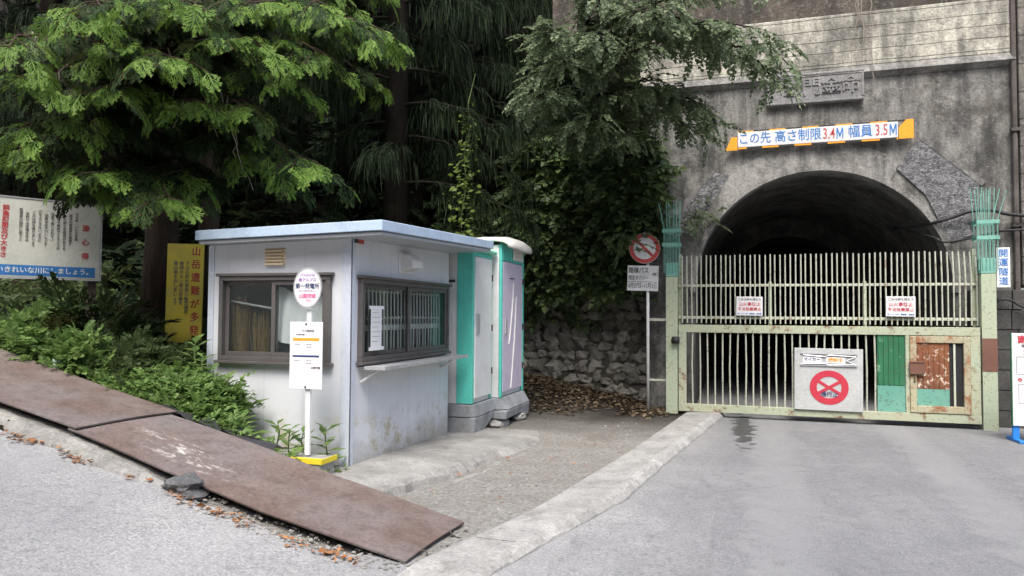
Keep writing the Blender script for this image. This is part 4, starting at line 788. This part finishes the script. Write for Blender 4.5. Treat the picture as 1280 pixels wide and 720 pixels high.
mb.add(vs, [(j*n+i, j*n+i+1, (j+1)*n+i+1, (j+1)*n+i) for j in range(4) for i in range(n-1)]); tag(mb.build('plastic_sheet', M['tarp'], smooth=True), 'crumpled black plastic sheet sticking out behind the rusty plates', 'sheet')
mb = MB(); zz = hz(-6.3, 5.36); mb.tube([(-6.3, 5.32, zz-.05), (-6.3, 5.32, zz+.16)], .035, 10); mb.tube([(-6.3, 5.32, zz+.161), (-6.3, 5.32, zz+.19)], .041, 10); tag(mb.build('pipe_stub', M['pvc']), 'short pale green pipe stub standing behind the upper rusty plate', 'pipe')

# ------------------------------------------------------------------ signs in the bank
t = thing('river_notice_board', 'wide white notice board with red title and blue bottom band at the left edge', 'notice board', (-7.5, 6.6, 1.3))
P1 = Vector((-7.40, 6.78, 1.98)); d = Vector((.47, .883, 0)); T = frame(P1-d*1.0+Vector((0, 0, .45)), d); mb = MB(); mb.box(-1.0, 1.0, -.45, .45, -.02, .012, T); mb.build('panel', M['board'], t, .004)
mb = MB()
for q in ((-1.015, 1.015, -.468, -.452), (-1.015, 1.015, .452, .468), (-1.015, -1.002, -.45, .45), (1.002, 1.015, -.45, .45)): mb.box(q[0], q[1], q[2], q[3], -.03, .018, T)
mb.build('frame', M['alum'], t); mb = MB(); mb.box(-.985, .95, -.43, -.31, .012, .0145, T); mb.build('blue_band', M['blue'], t)
a, b_, c_ = MB(), MB(), MB(); text(a, '住み良いきれいな川にしましょう。', .076, .33, -.37, T, .0155, .012, .98)
for i, ch in enumerate('漁心得'): text(b_, ch, .085, .84, .16-.17*i, T, .0135, .02)
for i, ch in enumerate('禁漁期間及び大きさ'): text(b_, ch, .066, .04-.002*i, .33-.067*i, T, .0135, .03)
cols = ['やまめ・いわなを釣る人は', '組合の遊漁券を携帯すること', '一日券と年間券があります', '魚を毒や電気でとることは', '法律で禁じられています', '幼魚は必ず川へもどすこと', '川をよごさないように', 'ごみは持ち帰りましょう', '友釣りの区域を守ること', '監視員の指示に従うこと']
for i, s_ in enumerate(cols): text(c_, s_[:9+i % 4], .038, .74-.062*i, .34-.02*(i % 3), T, .0135, .01, 1, True, sp=1.0)
for i, s_ in enumerate(['●あゆ 十五センチ以下', '●やまめ 十五センチ以下', '●いわな 十五センチ', '●にじます', '●うぐい']): text(c_, s_, .044, -.06-.10*i, .38, T, .0135, .015, 1, True, sp=1.0)
a.build('white_lettering', M['white'], t); b_.build('red_lettering', M['dred'], t); c_.build('small_lettering', M['ink'], t)
for k in (.93, -.9):
    p = P1-d*(1.0-k); mb = MB(); mb.box(-.045, .045, -.3, 1.35, -.11, -.03, frame((p.x, p.y, 1.25), d)); mb.build('post', M['wood'], t, .004)
t = thing('mountain_warning_sign', 'tall weathered yellow sign with vertical red characters in the bushes', 'sign', (-6.2, 6.85, 1.1))
T = frame((-6.19, 6.86, 1.83), (.98, .22, -.02), (.07, 0, 1)); mb = MB(); mb.box(-.225, .225, -.60, .57, -.01, .01, T); mb.build('panel', M['yellow'], t, .003)
a, b_ = MB(), MB()
for i, ch in enumerate('山岳遭難が多発'): text(a, ch, .115, .135, .475-.155*i, T, .011, .012)
for i, s_ in enumerate(['下山の遅れ道迷い転落滑落', '無理のない登山計画を', '登山届を出しましょう']): text(b_, s_, .052, .03-.07*i, .36, T, .011, .015, 1, True, sp=1.0)
a.build('red_lettering', M['red'], t); b_.build('small_lettering', M['ink'], t)
for s in (-.15, .15): mb = MB(); mb.box(s-.025, s+.025, -1.2, .5, -.06, -.012, T); mb.build('post', M['wood'], t)

# ------------------------------------------------------------------ stone retaining wall
sw = thing('stone_retaining_wall', 'mossy dry stone retaining wall under the leafy bank left of the gate', 'wall', (-3.6, 13, 0)); mb = MB()
mb.add([(-7, 13.05, -.4), (-1.25, 13.05, -.4), (-1.25, 13.34, 1.95), (-7, 13.34, 1.95), (-7, 13.8, -.4), (-1.25, 13.8, -.4), (-1.25, 13.8, 1.95), (-7, 13.8, 1.95)], [(0, 1, 2, 3), (1, 5, 6, 2), (4, 7, 6, 5), (0, 3, 7, 4), (3, 2, 6, 7), (0, 4, 5, 1)]); mb.build('mortar', M['mortar'], sw)
mb = MB(); k = 0
for r in range(10):
    x = -6.2+random.uniform(0, .2)
    while x < -1.35:
        s = random.uniform(.10, .19); z = -.02+r*.2+random.uniform(-.05, .05); y = 13.05+(z+.4)*.123; rock(mb, (x+s, y, z), (s*random.uniform(.85, 1.1), .09, s*random.uniform(.65, .95)), k, 2, .8); x += 2*s*.93; k += 1
mb.build('stones', M['stone'], sw)
# pale mass wall end between stones and portal
# ------------------------------------------------------------------ vegetation
def limb(p0, d, L, rise, droop, n=9, wob=.06):
    d = Vector(d).normalized(); P = []
    for i in range(n):
        t = i/(n-1); P.append(Vector(p0)+d*L*t+Vector((random.uniform(-wob, wob), random.uniform(-wob, wob), random.uniform(-wob, wob)*.5))*t*L*.3+Vector((0, 0, rise*L*t-droop*L*t*t)))
    return P
def at(P, t): i = min(int(t*(len(P)-1)), len(P)-2); f = t*(len(P)-1)-i; return P[i].lerp(P[i+1], f), (P[i+1]-P[i]).normalized()
def cypress(base, H, r0, limbs, lab, nsp=1.0, spray=(.15, .28)):
    t = thing('cypress_tree', lab, 'tree', base, 'cypress trees left of the booth'); mb = MB(); b = Vector(base)
    pts = [b+Vector((.05*math.sin(i*.7), .05*math.cos(i), H*i/10-.3*(i == 0))) for i in range(11)]; mb.tube(pts, [r0*(1.25 if i == 0 else 1)*(1-.075*i) for i in range(11)], 14)
    P, D, U, S, Q = [], [], [], [], []
    for (p0, tgt, droop, dens) in limbs:
        p0 = Vector(p0); v = Vector(tgt)-p0; L = v.length; LP = [p0+v*s_+Vector((0, 0, droop*L*(s_-s_*s_)*1.0))+Vector((random.uniform(-1, 1), random.uniform(-1, 1), random.uniform(-.5, .5)))*.04*L*s_ for s_ in np.linspace(0, 1, 9)]
        mb.tube(LP, [.035*max(.15, 1-k/9)*min(1.6, .5+L*.25) for k in range(9)], 6)
        ns = int(8.5*L*dens*nsp)
        for k in range(ns):
            s_ = .22+.78*(k+.5)/ns; p, dr = at(LP, min(s_, .999)); side = dr.cross(Vector((0, 0, 1))).normalized()*(1 if k % 2 else -1)
            l2 = (.20+.40*(1-s_)**.7)*L**.5*random.uniform(.5, 1.1); bd = (dr*.75+side*.85+Vector((0, 0, random.uniform(-.25, .15)))).normalized(); BP = limb(p, bd, l2, .02, .30, 4, .03)
            if random.random() < .6: mb.tube(BP, [.008, .006, .005, .003], 4, False)
            for q in range(max(2, int(l2/.10))):
                pq_, dq = at(BP, min(.999, .2+.8*(q+random.random())/max(2, int(l2/.10)))); sg = 1 if q % 2 else -1; sd_ = dq.cross(Vector((0, 0, 1))).normalized()*sg
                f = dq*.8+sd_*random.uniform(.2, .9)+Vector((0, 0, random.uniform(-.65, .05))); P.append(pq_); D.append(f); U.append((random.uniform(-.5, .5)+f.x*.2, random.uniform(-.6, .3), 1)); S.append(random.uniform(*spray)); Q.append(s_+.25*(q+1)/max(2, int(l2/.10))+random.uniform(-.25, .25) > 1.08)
        p, dr = at(LP, .999)
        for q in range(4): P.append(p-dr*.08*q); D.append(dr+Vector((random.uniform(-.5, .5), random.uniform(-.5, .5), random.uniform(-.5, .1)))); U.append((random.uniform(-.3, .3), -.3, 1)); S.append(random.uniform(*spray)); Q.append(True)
    mb.build('trunk', M['bark'], t, smooth=True)
    P, D, U, S, Q = map(np.array, (P, D, U, S, Q))
    for nm, k, m_ in (('crown', ~Q, 'hinoki'), ('new_growth', Q, 'tips')): scatter(nm, FAN, P[k], frames(D[k], U[k]), S[k], M[m_], t)  # inner sprays coloured darker to imitate crown shade; limb tips paler as new growth
    return t
Cam = Matrix.Rotation(R(17.3), 3, 'Z') @ Matrix.Rotation(R(-.35), 3, 'Y') @ Matrix.Rotation(R(92.05), 3, 'X')
def ray(px, py, d): return Vector((0, 0, 1.6))+Cam @ Vector(((px-640)/888*d, -(py-360)/888*d, -d))    # survey helper: a point sighted at depth d
A = Vector((-7.25, 7.55, 1.35)); B = Vector((-7.02, 8.15, 1.5))
la = []
def L_(tr, z0, px, py, d, droop=.25, dens=1.0): la.append(((tr.x, tr.y, z0), ray(px, py, d), droop, dens))
for a in [(A, 5.6, 462, 38, 7.6, .3, 1.3), (A, 5.3, 400, 70, 7.4, .3, 1.2), (A, 4.9, 360, 95, 7.5, .3, 1.1), (A, 4.6, 300, 140, 7.2, .3, 1.1), (A, 4.4, 386, 208, 7.6, .35, 1.0), (A, 4.4, 350, 215, 7.9, .3, .9), (A, 4.1, 245, 125, 6.9, .25, 1.3), (A, 4.2, 170, 50, 6.6, .3, 1.2), (A, 4.0, 150, 110, 6.7, .25, 1.2), (A, 4.2, 75, 150, 6.9, .3, 1.1), (A, 4.6, 40, 100, 6.6, .3, 1.1), (A, 4.8, 5, 60, 6.5, .3, 1.1), (A, 3.7, 85, 215, 7.0, .3, .6), (A, 3.5, 125, 222, 6.9, .3, .9), (A, 3.4, 165, 245, 7.1, .25, .9), (A, 3.5, 205, 245, 7.0, .25, 1.0), (A, 3.6, 245, 225, 7.5, .25, .7), (A, 3.7, 118, 238, 7.3, .25, .6), (A, 5.2, 250, 15, 6.8, .3, 1.2), (A, 5.4, 340, 15, 7.0, .3, 1.3), (A, 5.0, 200, 5, 6.4, .3, 1.2), (A, 5.2, 120, 10, 6.3, .3, 1.2), (A, 4.0, 300, 190, 7.8, .25, .7), (A, 3.8, 30, 190, 7.4, .25, .6), (A, 5.6, 410, 15, 7.3, .3, 1.2), (A, 5.0, 300, 60, 6.9, .3, 1.1), (A, 4.6, 210, 80, 6.5, .3, 1.1), (A, 3.9, 20, 160, 6.6, .3, .8)]: L_(*a)
for i in range(40):
    z = 5.6+i*.2; a = i*2.4; Lh = 2.2*(1-(z-5.6)/9.5)+.5; la.append(((A.x, A.y, z+.4), (A.x+Lh*math.cos(a), A.y+Lh*math.sin(a), z-.1), .3, .55))
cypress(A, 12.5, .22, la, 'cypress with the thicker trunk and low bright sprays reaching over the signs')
lb = []
for i in range(34):
    z = 5.4+i*.2; a = i*2.4+1; Lh = 2.3*(1-(z-5.4)/9)+.5; lb.append(((B.x, B.y, z+.4), (B.x+Lh*math.cos(a), B.y+Lh*math.sin(a), z-.1), .3, .5))
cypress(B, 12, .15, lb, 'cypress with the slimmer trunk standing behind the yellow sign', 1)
mb = MB()
for (px, py, d) in ((290, 20, 7.6), (235, 60, 7.3), (262, 95, 7.5), (285, 120, 7.6), (275, 60, 7.4), (295, 150, 7.8), (85, 80, 7), (40, 40, 6.8), (210, 60, 7.2)):
    p = ray(px, py, d); P = [p]
    for i in range(7): p = p+Vector((random.uniform(-.07, .09), random.uniform(-.05, .05), -random.uniform(.06, .14))); P.append(p)
    mb.tube(P, [.008, .008, .007, .006, .005, .004, .004, .003], 4)
tag(mb.build('dead_twig', M['dead']), 'bare grey twigs hanging among the bright cypress sprays', 'twigs', kind='stuff')

def cedar(base, H, r0, z0, Rr, lab, n, sc=(.55, 1.0)):
    t = thing('cedar_tree', lab, 'tree', base, 'dark cedars on the slope'); mb = MB(); b = Vector(base); mb.tube([b+Vector((0, 0, -.5)), b+Vector((.05, 0, H*.5)), b+Vector((0, 0, H))], [r0*1.2, r0*.8, .04], 9)
    P, D, S = [], [], []
    for i in range(n):
        z = z0+(H-z0-.6)*(i/n)**.9; a = i*2.399+random.uniform(-.3, .3); L = Rr*(1-.75*(z-z0)/(H-z0))*random.uniform(.7, 1.1); LP = limb((b.x, b.y, b.z+z), (math.cos(a), math.sin(a), 0), L, .12, .42, 7, .05); mb.tube(LP, [.03*(1-k/8) for k in range(7)], 5, False)
        for k in range(int(8+L*7)):
            s_ = .25+.75*random.random(); p, dr = at(LP, min(s_, .999)); P.append(p+Vector((random.uniform(-.15, .15), random.uniform(-.15, .15), random.uniform(-.05, .05)))); D.append((dr.x+random.uniform(-.8, .8), dr.y+random.uniform(-.8, .8), random.uniform(-.3, .1))); S.append(random.uniform(*sc))
    mb.build('trunk', M['bark2'], t, smooth=True); scatter('crown', HANG, np.array(P), frames(np.array(D)), np.array(S), M['cedar'], t)
adj = ['tallest', 'slim', 'leaning', 'broad', 'drooping', 'ragged', 'young', 'dense', 'old', 'hazy', 'thick', 'sweeping', 'outermost', 'shaggy', 'short', 'weeping']
where = ['straight behind the booth roof', 'behind the two cypress trunks', 'above the portable toilets', 'high behind the left notice board', 'between the booth roof and the leafy bank', 'at the upper left behind the cypress', 'at the crest above the leafy bank', 'deep in the shade left of centre', 'nearest the overhanging broadleaf tree', 'at the far left edge of the forest', 'farthest up the slope in the middle', 'close behind the back of the booth', 'beyond the left notice board', 'high on the slope at the left edge', 'low on the slope left of the notice board', 'close behind the toilet roofs']
for i, (x, y, H, z0, Rr, n) in enumerate([(-7.2, 12.2, 13, 1.6, 2.7, 46), (-9.6, 11.2, 13, 1.5, 2.6, 40), (-5.0, 14.2, 11, .9, 2.5, 46), (-11.8, 9.6, 13, 1.6, 2.6, 34), (-5.9, 12.4, 12, 2.0, 2.4, 46), (-11.2, 10.4, 12, 2.4, 2.3, 34), (-3.6, 16.5, 10, .6, 2.5, 40), (-8.3, 14.5, 13, 1.0, 2.8, 40), (-3.4, 18.5, 9, .6, 2.3, 40), (-12.8, 12.6, 13, 1.0, 2.8, 40), (-6.6, 16.5, 12, .6, 2.8, 40), (-5.5, 10.9, 12, 2.2, 2.3, 44), (-14.5, 9.0, 12, 1.5, 2.6, 34), (-16.5, 11.5, 13, 1.2, 2.8, 34), (-13.0, 7.6, 10, 2.0, 2.0, 26), (-5.3, 13.2, 11, 2.3, 2.2, 44)]):
    cedar((x, y, hz(x, y)), H, .2, z0, Rr, '%s dark cedar %s' % (adj[i], where[i]), n)

# broadleaf tree that leans out over the portal
bx, by = -3.3, 13.9; tb = thing('broadleaf_tree', 'broadleaf tree on the bank with small-leaved limbs reaching over the tunnel portal', 'tree', (bx, by, hz(bx, by))); mb = MB(); b = Vector((bx, by, hz(bx, by)-.4))
TR = [b, b+Vector((.2, -.5, 1.4)), b+Vector((.5, -1.2, 2.8)), b+Vector((.8, -2.0, 4.2)), b+Vector((1.0, -2.7, 5.6))]; mb.tube(TR, [.15, .13, .11, .08, .05], 9)
P, D, U, S = [], [], [], []
def blimb(s0, tgt, arch, dens=1.0, leaf=(.24, .36)):
    p0, _ = at(TR, s0); v = tgt-p0; L = v.length; LP = [p0+v*q+Vector((0, 0, arch*L*(q-q*q)))+Vector((random.uniform(-1, 1), random.uniform(-1, 1), random.uniform(-1, 1)))*.035*L*q for q in np.linspace(0, 1, 10)]
    mb.tube(LP, [.04*(1-k/11) for k in range(10)], 6)
    for k in range(int(11*L*dens)):
        q = .28+.72*random.random(); p, dr = at(LP, min(q, .999)); sd_ = dr.cross(Vector((0, 0, 1))).normalized()*random.choice((-1, 1)); l2 = random.uniform(.2, .75)*(1.15-.7*q); BP = limb(p, dr*.7+sd_*random.uniform(.3, 1)+Vector((0, 0, random.uniform(-.2, .3))), l2, .05, .28, 4, .04)
        mb.tube(BP, [.006, .005, .004, .003], 4, False)
        for j in range(max(2, int(l2*9))):
            pp_, dd = at(BP, min(.999, random.uniform(.15, 1))); P.append(pp_); D.append(dd+Vector((random.uniform(-.7, .7), random.uniform(-.7, .7), random.uniform(-.5, .25)))); U.append((random.uniform(-.5, .5), random.uniform(-.7, .2), 1)); S.append(random.uniform(*leaf))
for a in [(.75, 1000, 72, 9.0, .3, 1.1), (.8, 975, 95, 9.3, .3, 1.0), (.7, 930, 40, 8.8, .25, 1.1), (.7, 880, 20, 8.9, .2, 1.0), (.62, 888, 150, 10.2, .25, 1.1), (.62, 880, 130, 10.2, .25, 1.1), (.6, 878, 170, 10.6, .3, .8), (.55, 850, 110, 10, .2, .9), (.6, 800, 60, 9.2, .2, 1.1), (.6, 740, 40, 9.2, .25, 1.2), (.6, 690, 45, 9.2, .3, 1.1), (.55, 660, 35, 9.3, .3, 1.0), (.5, 665, 110, 9.6, .25, 1.1), (.5, 690, 125, 9.6, .25, 1.2), (.45, 740, 140, 9.8, .2, 1.2), (.45, 790, 160, 10.4, .2, 1.1), (.5, 820, 100, 10.2, .2, 1.0), (.7, 830, 5, 8.8, .2, 1.1), (.75, 770, -20, 8.8, .2, 1.0), (.8, 900, -40, 8.8, .2, 1.0), (.8, 960, -20, 9.2, .2, .4), (.65, 710, 80, 9.3, .2, 1.0), (.55, 770, 110, 9.9, .2, 1.0), (.9, 840, -90, 9, .2, .8), (.9, 720, -80, 9, .2, .8)]: blimb(a[0], ray(*a[1:4]), a[4], a[5])
mb.build('trunk', M['bark2'], tb, smooth=True); scatter('crown', SMALL, np.array(P), frames(np.array(D), np.array(U)), np.array(S), M['maple'], tb)

def surf(n, x0, x1, y0, y1, lift):
    x = RS.uniform(x0, x1, n); y = RS.uniform(y0, y1, n); z = ground_h(x, y); return np.stack([x, y, z+RS.uniform(*lift, n)], 1)
# leafy bank above the stone wall
p = surf(6200, -8.5, -1.25, 13.05, 17, (0, .55)); p[:, 1] -= RS.uniform(0, .5, len(p)); p = p[(p[:, 2] > 2.0+.45*np.sin(p[:, 0]*2.3)+.25*np.sin(p[:, 0]*5.1)+RS.uniform(-.5, .2, len(p)))]
d = rnd_dirs(len(p), -.9, .3); d[:, 1] -= .6
q = surf(900, -3.9, -1.05, 12.9, 13.4, (0, 0)); q[:, 2] = 2.55+RS.uniform(-.5, 2.4, len(q)); q[:, 1] = 12.75-.10*RS.rand(len(q))+.3*np.clip(q[:, 2]-3, 0, 2)*.3; q = q[(q[:, 0] < -1.42-.12*np.sin(q[:, 2]*3))]
q2 = np.stack([RS.normal(-1.62, .22, 420), RS.uniform(12.28, 12.45, 420), RS.uniform(2.95, 4.7, 420)], 1); q2 = q2[(q2[:, 0] < -1.06-.35*np.clip(3.5-q2[:, 2], 0, 1)-.16*np.sin(q2[:, 2]*4.1)-.1*np.sin(q2[:, 2]*9))]; q = np.concatenate([q, q2])
dq = rnd_dirs(len(q), -.9, .2); dq[:, 1] -= .7
pts = np.concatenate([p, q]); dd = np.concatenate([d, dq]); u = np.tile((0, -.8, 1.), (len(pts), 1))+RS.randn(len(pts), 3)*.4
tag(scatter('bank_foliage', TWIG, pts, frames(dd, u), RS.uniform(.26, .52, len(pts)), M['ivy']), 'dark green leaves covering the steep bank above the stone wall', 'foliage', kind='stuff')
# sprig growing beside the arch and in front of the sign
for (px, py, d_, nn, rr, lab, cat_) in ((868, 268, 11.9, 26, .26, 'small leafy sprig growing out of the wall beside the left side of the arch', 'sprig'), (779, 298, 11.7, 24, .26, 'leafy spray hanging half over the round prohibition sign', 'sprig')):
    c = ray(px, py, d_); pts = np.array(c)+RS.randn(nn, 3)*(rr*.6, .08, rr*.45); t = thing('leafy_sprig', lab, cat_, c); mb = MB(); mb.tube([c+Vector((-.5, .55, -.15)), c+Vector((-.2, .3, .05)), c+Vector((.15, 0, -.08))], [.012, .01, .005], 5); mb.build('stem', M['bark2'], t)
    dd = rnd_dirs(nn, -.7, .4); dd[:, 0] += .4; scatter('foliage', SMALL, pts, frames(dd), RS.uniform(.2, .36, nn), M['maple'] if px > 800 else M['ivy'], t)
# pale vine hanging in the dark
c = ray(585, 130, 11.5); e = ray(578, 285, 11.5); t = thing('climbing_vine', 'pale green vine hanging in the dark above the booth roof', 'vine', e); mb = MB(); P = [c.lerp(e, k/12)+Vector((.03*math.sin(k), 0, 0)) for k in range(13)]; P = [c+Vector((-.1, .6, .7))]+P; mb.tube(P, .007, 5); mb.build('stem', M['stem'], t)
n = 190; k = RS.rand(n)**.7; pts = np.array(c)[None]*(1-k[:, None])+np.array(e)[None]*k[:, None]+RS.randn(n, 3)*(.04, .05, .05)*(1+2.2*k[:, None]); dd = rnd_dirs(n, -.9, .1); dd[:, 1] -= .6; scatter('foliage', LEAF, pts, frames(dd, np.tile((0, -1, .6), (n, 1))+RS.randn(n, 3)*.3), RS.uniform(.07, .13, n), M['vine'], t)

# undergrowth beside the plates
def patch(name, n, x0, x1, y0, y1, lift, tm, sc, mat, lab, up=(.0, .9), cat_='undergrowth', cond=None):
    p = surf(n, x0, x1, y0, y1, lift); 
    if cond is not None: p = p[cond(p)]
    d = rnd_dirs(len(p), *up); u = np.tile((0, 0, 1.), (len(p), 1))+RS.randn(len(p), 3)*.35
    return tag(scatter(name, tm, p, frames(d, u), RS.uniform(*sc, len(p)), mat), lab, cat_, kind='stuff')
out_b = lambda p: ~((p[:, 0] > -5.4) & (p[:, 1] > 6.12))
patch('undergrowth', 3800, -9.5, -4.9, 5.35, 8.3, (0, .17), WEEDT, (.09, .19), M['bamboo'], 'low dull green undergrowth on the bank between the plates and the cypress', (-.1, .9), cond=out_b)
patch('weed_cover', 2400, -7.2, -4.2, 5.3, 5.75, (0, .13), WEEDT, (.08, .16), M['weed'], 'bright green low weeds along the upper edge of the rusty plates', (-.1, .9), cond=out_b)
patch('forest_floor_fern', 1300, -18, -5.4, 8.3, 11.5, (0, .3), WEEDT, (.2, .4), M['ivy'], 'dark low ferns and leaves on the shaded forest floor', (-.1, .8))
def shrub(c, r, h, n, tm, sc, mat, name, lab):
    c = Vector(c); t = thing(name, lab, 'shrub', c, 'shrubs on the bank beside the plates'); mb = MB(); p = []
    for i in range(14):
        a = random.uniform(0, 6.28); rr = r*random.uniform(.2, .8); tip = c+Vector((rr*math.cos(a), rr*math.sin(a), h*random.uniform(.6, 1))); mb.tube([c, c.lerp(tip, .5)+Vector((0, 0, .08)), tip], [.01, .008, .004], 5)
    mb.build('stem', M['stem'], t); q = rnd_dirs(n, -.1, 1)*(RS.uniform(.35, 1, n)**.6)[:, None]; pts = np.array(c)+q*(r, r, h)*(1+.25*np.sin(q[:, :1]*7+q[:, 1:2]*5)); d = q+RS.randn(n, 3)*.45; d[:, 2] -= .15
    scatter('foliage', tm, pts, frames(d, np.tile((0, 0, 1.), (n, 1))+RS.randn(n, 3)*.3), RS.uniform(*sc, n), mat, t)
def gp(px, py, d): v = ray(px, py, d); return (v.x, v.y, hz(v.x, v.y)-.03)
shrub(gp(95, 450, 7.2), .42, .34, 520, TWIG, (.12, .20), M['weed'], 'broadleaf_shrub', 'bright green broad-leaved shrub beside the pale pipe stub')
shrub(gp(30, 440, 7.4), .5, .40, 520, WEEDT, (.11, .2), M['weed'], 'leafy_shrub', 'tangled green shrub at the left edge below the white notice board')
shrub(gp(165, 455, 7.4), .5, .42, 900, WEEDT, (.08, .15), M['bamboo'], 'dwarf_bamboo', 'dull grey-green bush in front of the yellow sign, left half')
shrub(gp(218, 465, 7.5), .36, .36, 650, WEEDT, (.08, .15), M['bamboo'], 'dwarf_bamboo', 'dull grey-green bush between the yellow sign and the booth corner')
shrub(gp(125, 420, 7.8), .42, .5, 110, FAN, (.3, .5), M['hinoki'], 'fern_plant', 'arching yellow-green fern below the white notice board')
patch('slope_cover', 6500, -24, -4.2, 8.4, 18, (0, .7), TWIG, (.25, .5), M['cedar'], 'dark low growth covering the shaded forest slope', (-.2, .7))
# tall weeds against the booth
def weed(h, n, name, lab, leaf=(.10, .2)):
    t = thing(name, lab, 'weed', (0, 0, 0), 'weeds growing against the booth'); mb = MB(); P = [Vector((.03*math.sin(k)*k*.2, .02*k*.2, h*k/6)) for k in range(7)]; mb.tube(P, [.007]*6+[.003], 5); mb.build('stem', M['stem'], t); p, d = [], []
    for i in range(n):
        q, _ = at(P, min(.999, .15+.85*i/n)); a = i*2.4; p.append(q); d.append((math.cos(a), math.sin(a), random.uniform(-.1, .5)))
    scatter('foliage', (LEAF[0]*np.array([1, .75, 1]), LEAF[1]), np.array(p), frames(np.array(d)), RS.uniform(*leaf, n), M['weed'], t); return t
wspots = [(-5.22, 5.95, 1.5, 'tall weed at the left corner of the booth'), (-5.05, 5.9, 1.35, 'tall weed under the left end of the front window'), (-4.9, 5.85, 1.2, 'weed in the thick of the clump below the front window'), (-4.95, 5.65, 1.1, 'leafy weed leaning over the plates near the black sheet'), (-4.72, 5.8, 1.1, 'weed on the right shoulder of the tall clump'), (-4.75, 5.55, .9, 'low weed at the front of the clump beside the plate'), (-4.55, 5.95, 1.3, 'thin dark weed reaching up the booth wall right of the clump'), (-4.42, 5.7, .9, 'weed halfway between the clump and the bus stop'), (-4.22, 5.9, 1.0, 'pointed weed left of the bus stop pole'), (-4.05, 5.85, .9, 'drooping weed just left of the bus stop pole'), (-3.93, 5.95, .85, 'weed behind the bus stop pole'), (-3.68, 5.98, .95, 'straight weed right of the bus stop pole'), (-3.52, 6.02, .62, 'small weed at the booth corner beside the yellow-edged base'), (-5.3, 5.7, 1.0, 'weed at the far left of the clump by the dull bush'), (-4.6, 5.45, .7, 'small bright weed touching the rusty plate edge')]
w0 = None
for i, (x, y, s, lab) in enumerate(wspots):
    z = hz(x, y)-.02
    if w0 is None: w0 = weed(.50, 20, 'tall_weed', lab); w0.location = (x, y, z); w0.scale = (s*.8,)*3
    else: dup(w0, (x, y, z), i*1.3, s*(.70 if i < 6 else 1.15 if i < 12 else .6), lab)
patch('weed_thicket', 1500, -5.42, -4.5, 5.4, 6.05, (.0, .27), WEEDT, (.08, .15), M['weed'], 'thick bright green weeds heaped against the booth wall', (-.3, .8))
patch('wall_foot_weeds', 220, -4.62, -3.55, 5.55, 6.1, (.0, .10), WEEDT, (.09, .17), M['weed'], 'low weeds along the foot of the booth around the bus stop base', (0, .9), cond=lambda p: p[:, 2] < .75)
# leaf litter below the stone wall and along the kerb
def litter(name, p, sc, mat, lab):
    d = rnd_dirs(len(p), -.15, .25); u = np.tile((0, 0, 1.), (len(p), 1))+RS.randn(len(p), 3)*.45; return tag(scatter(name, LEAF, p, frames(d, u), RS.uniform(*sc, len(p)), mat), lab, 'leaves', kind='stuff')
p = surf(5200, -4.6, -1.0, 11.0, 13.1, (.0, .03)); k = sm(10.9, 12.4, p[:, 1]+.35*np.sin(p[:, 0]*4)+.25*(-1.5-p[:, 0])); p = p[RS.rand(len(p)) < k]; litter('leaf_litter', p, (.03, .105), M['litter'], 'dry brown leaf litter heaped below the stone wall')
p = surf(2600, -14, -5.4, 7.6, 12, (.0, .03)); litter('forest_litter', p, (.06, .13), M['litter'], 'dead brown leaves on the shaded slope under the cypresses')
pp_ = []
for (x, w_, n) in ((-5.15, .25, 60), (-4.65, .15, 30), (-4.55, .1, 14), (-4.1, .1, 8), (-3.62, .12, 18), (-3.35, .15, 26), (-3.15, .1, 20), (-2.75, .15, 16), (-2.5, .12, 22), (-2.35, .1, 12)):
    for i in range(n): xx = x+random.gauss(0, w_*.5); pp_.append((xx, 4.08+random.gauss(0, .035), float(road_z(xx))+.008+random.random()*.015))
for i in range(26): x = random.uniform(-2.8, -1.4); y = random.uniform(5, 10); pp_.append((x, y, .02))
litter('fallen_leaves', np.array(pp_), (.025, .06), M['fallen'], 'orange brown fallen leaves along the foot of the old kerb')
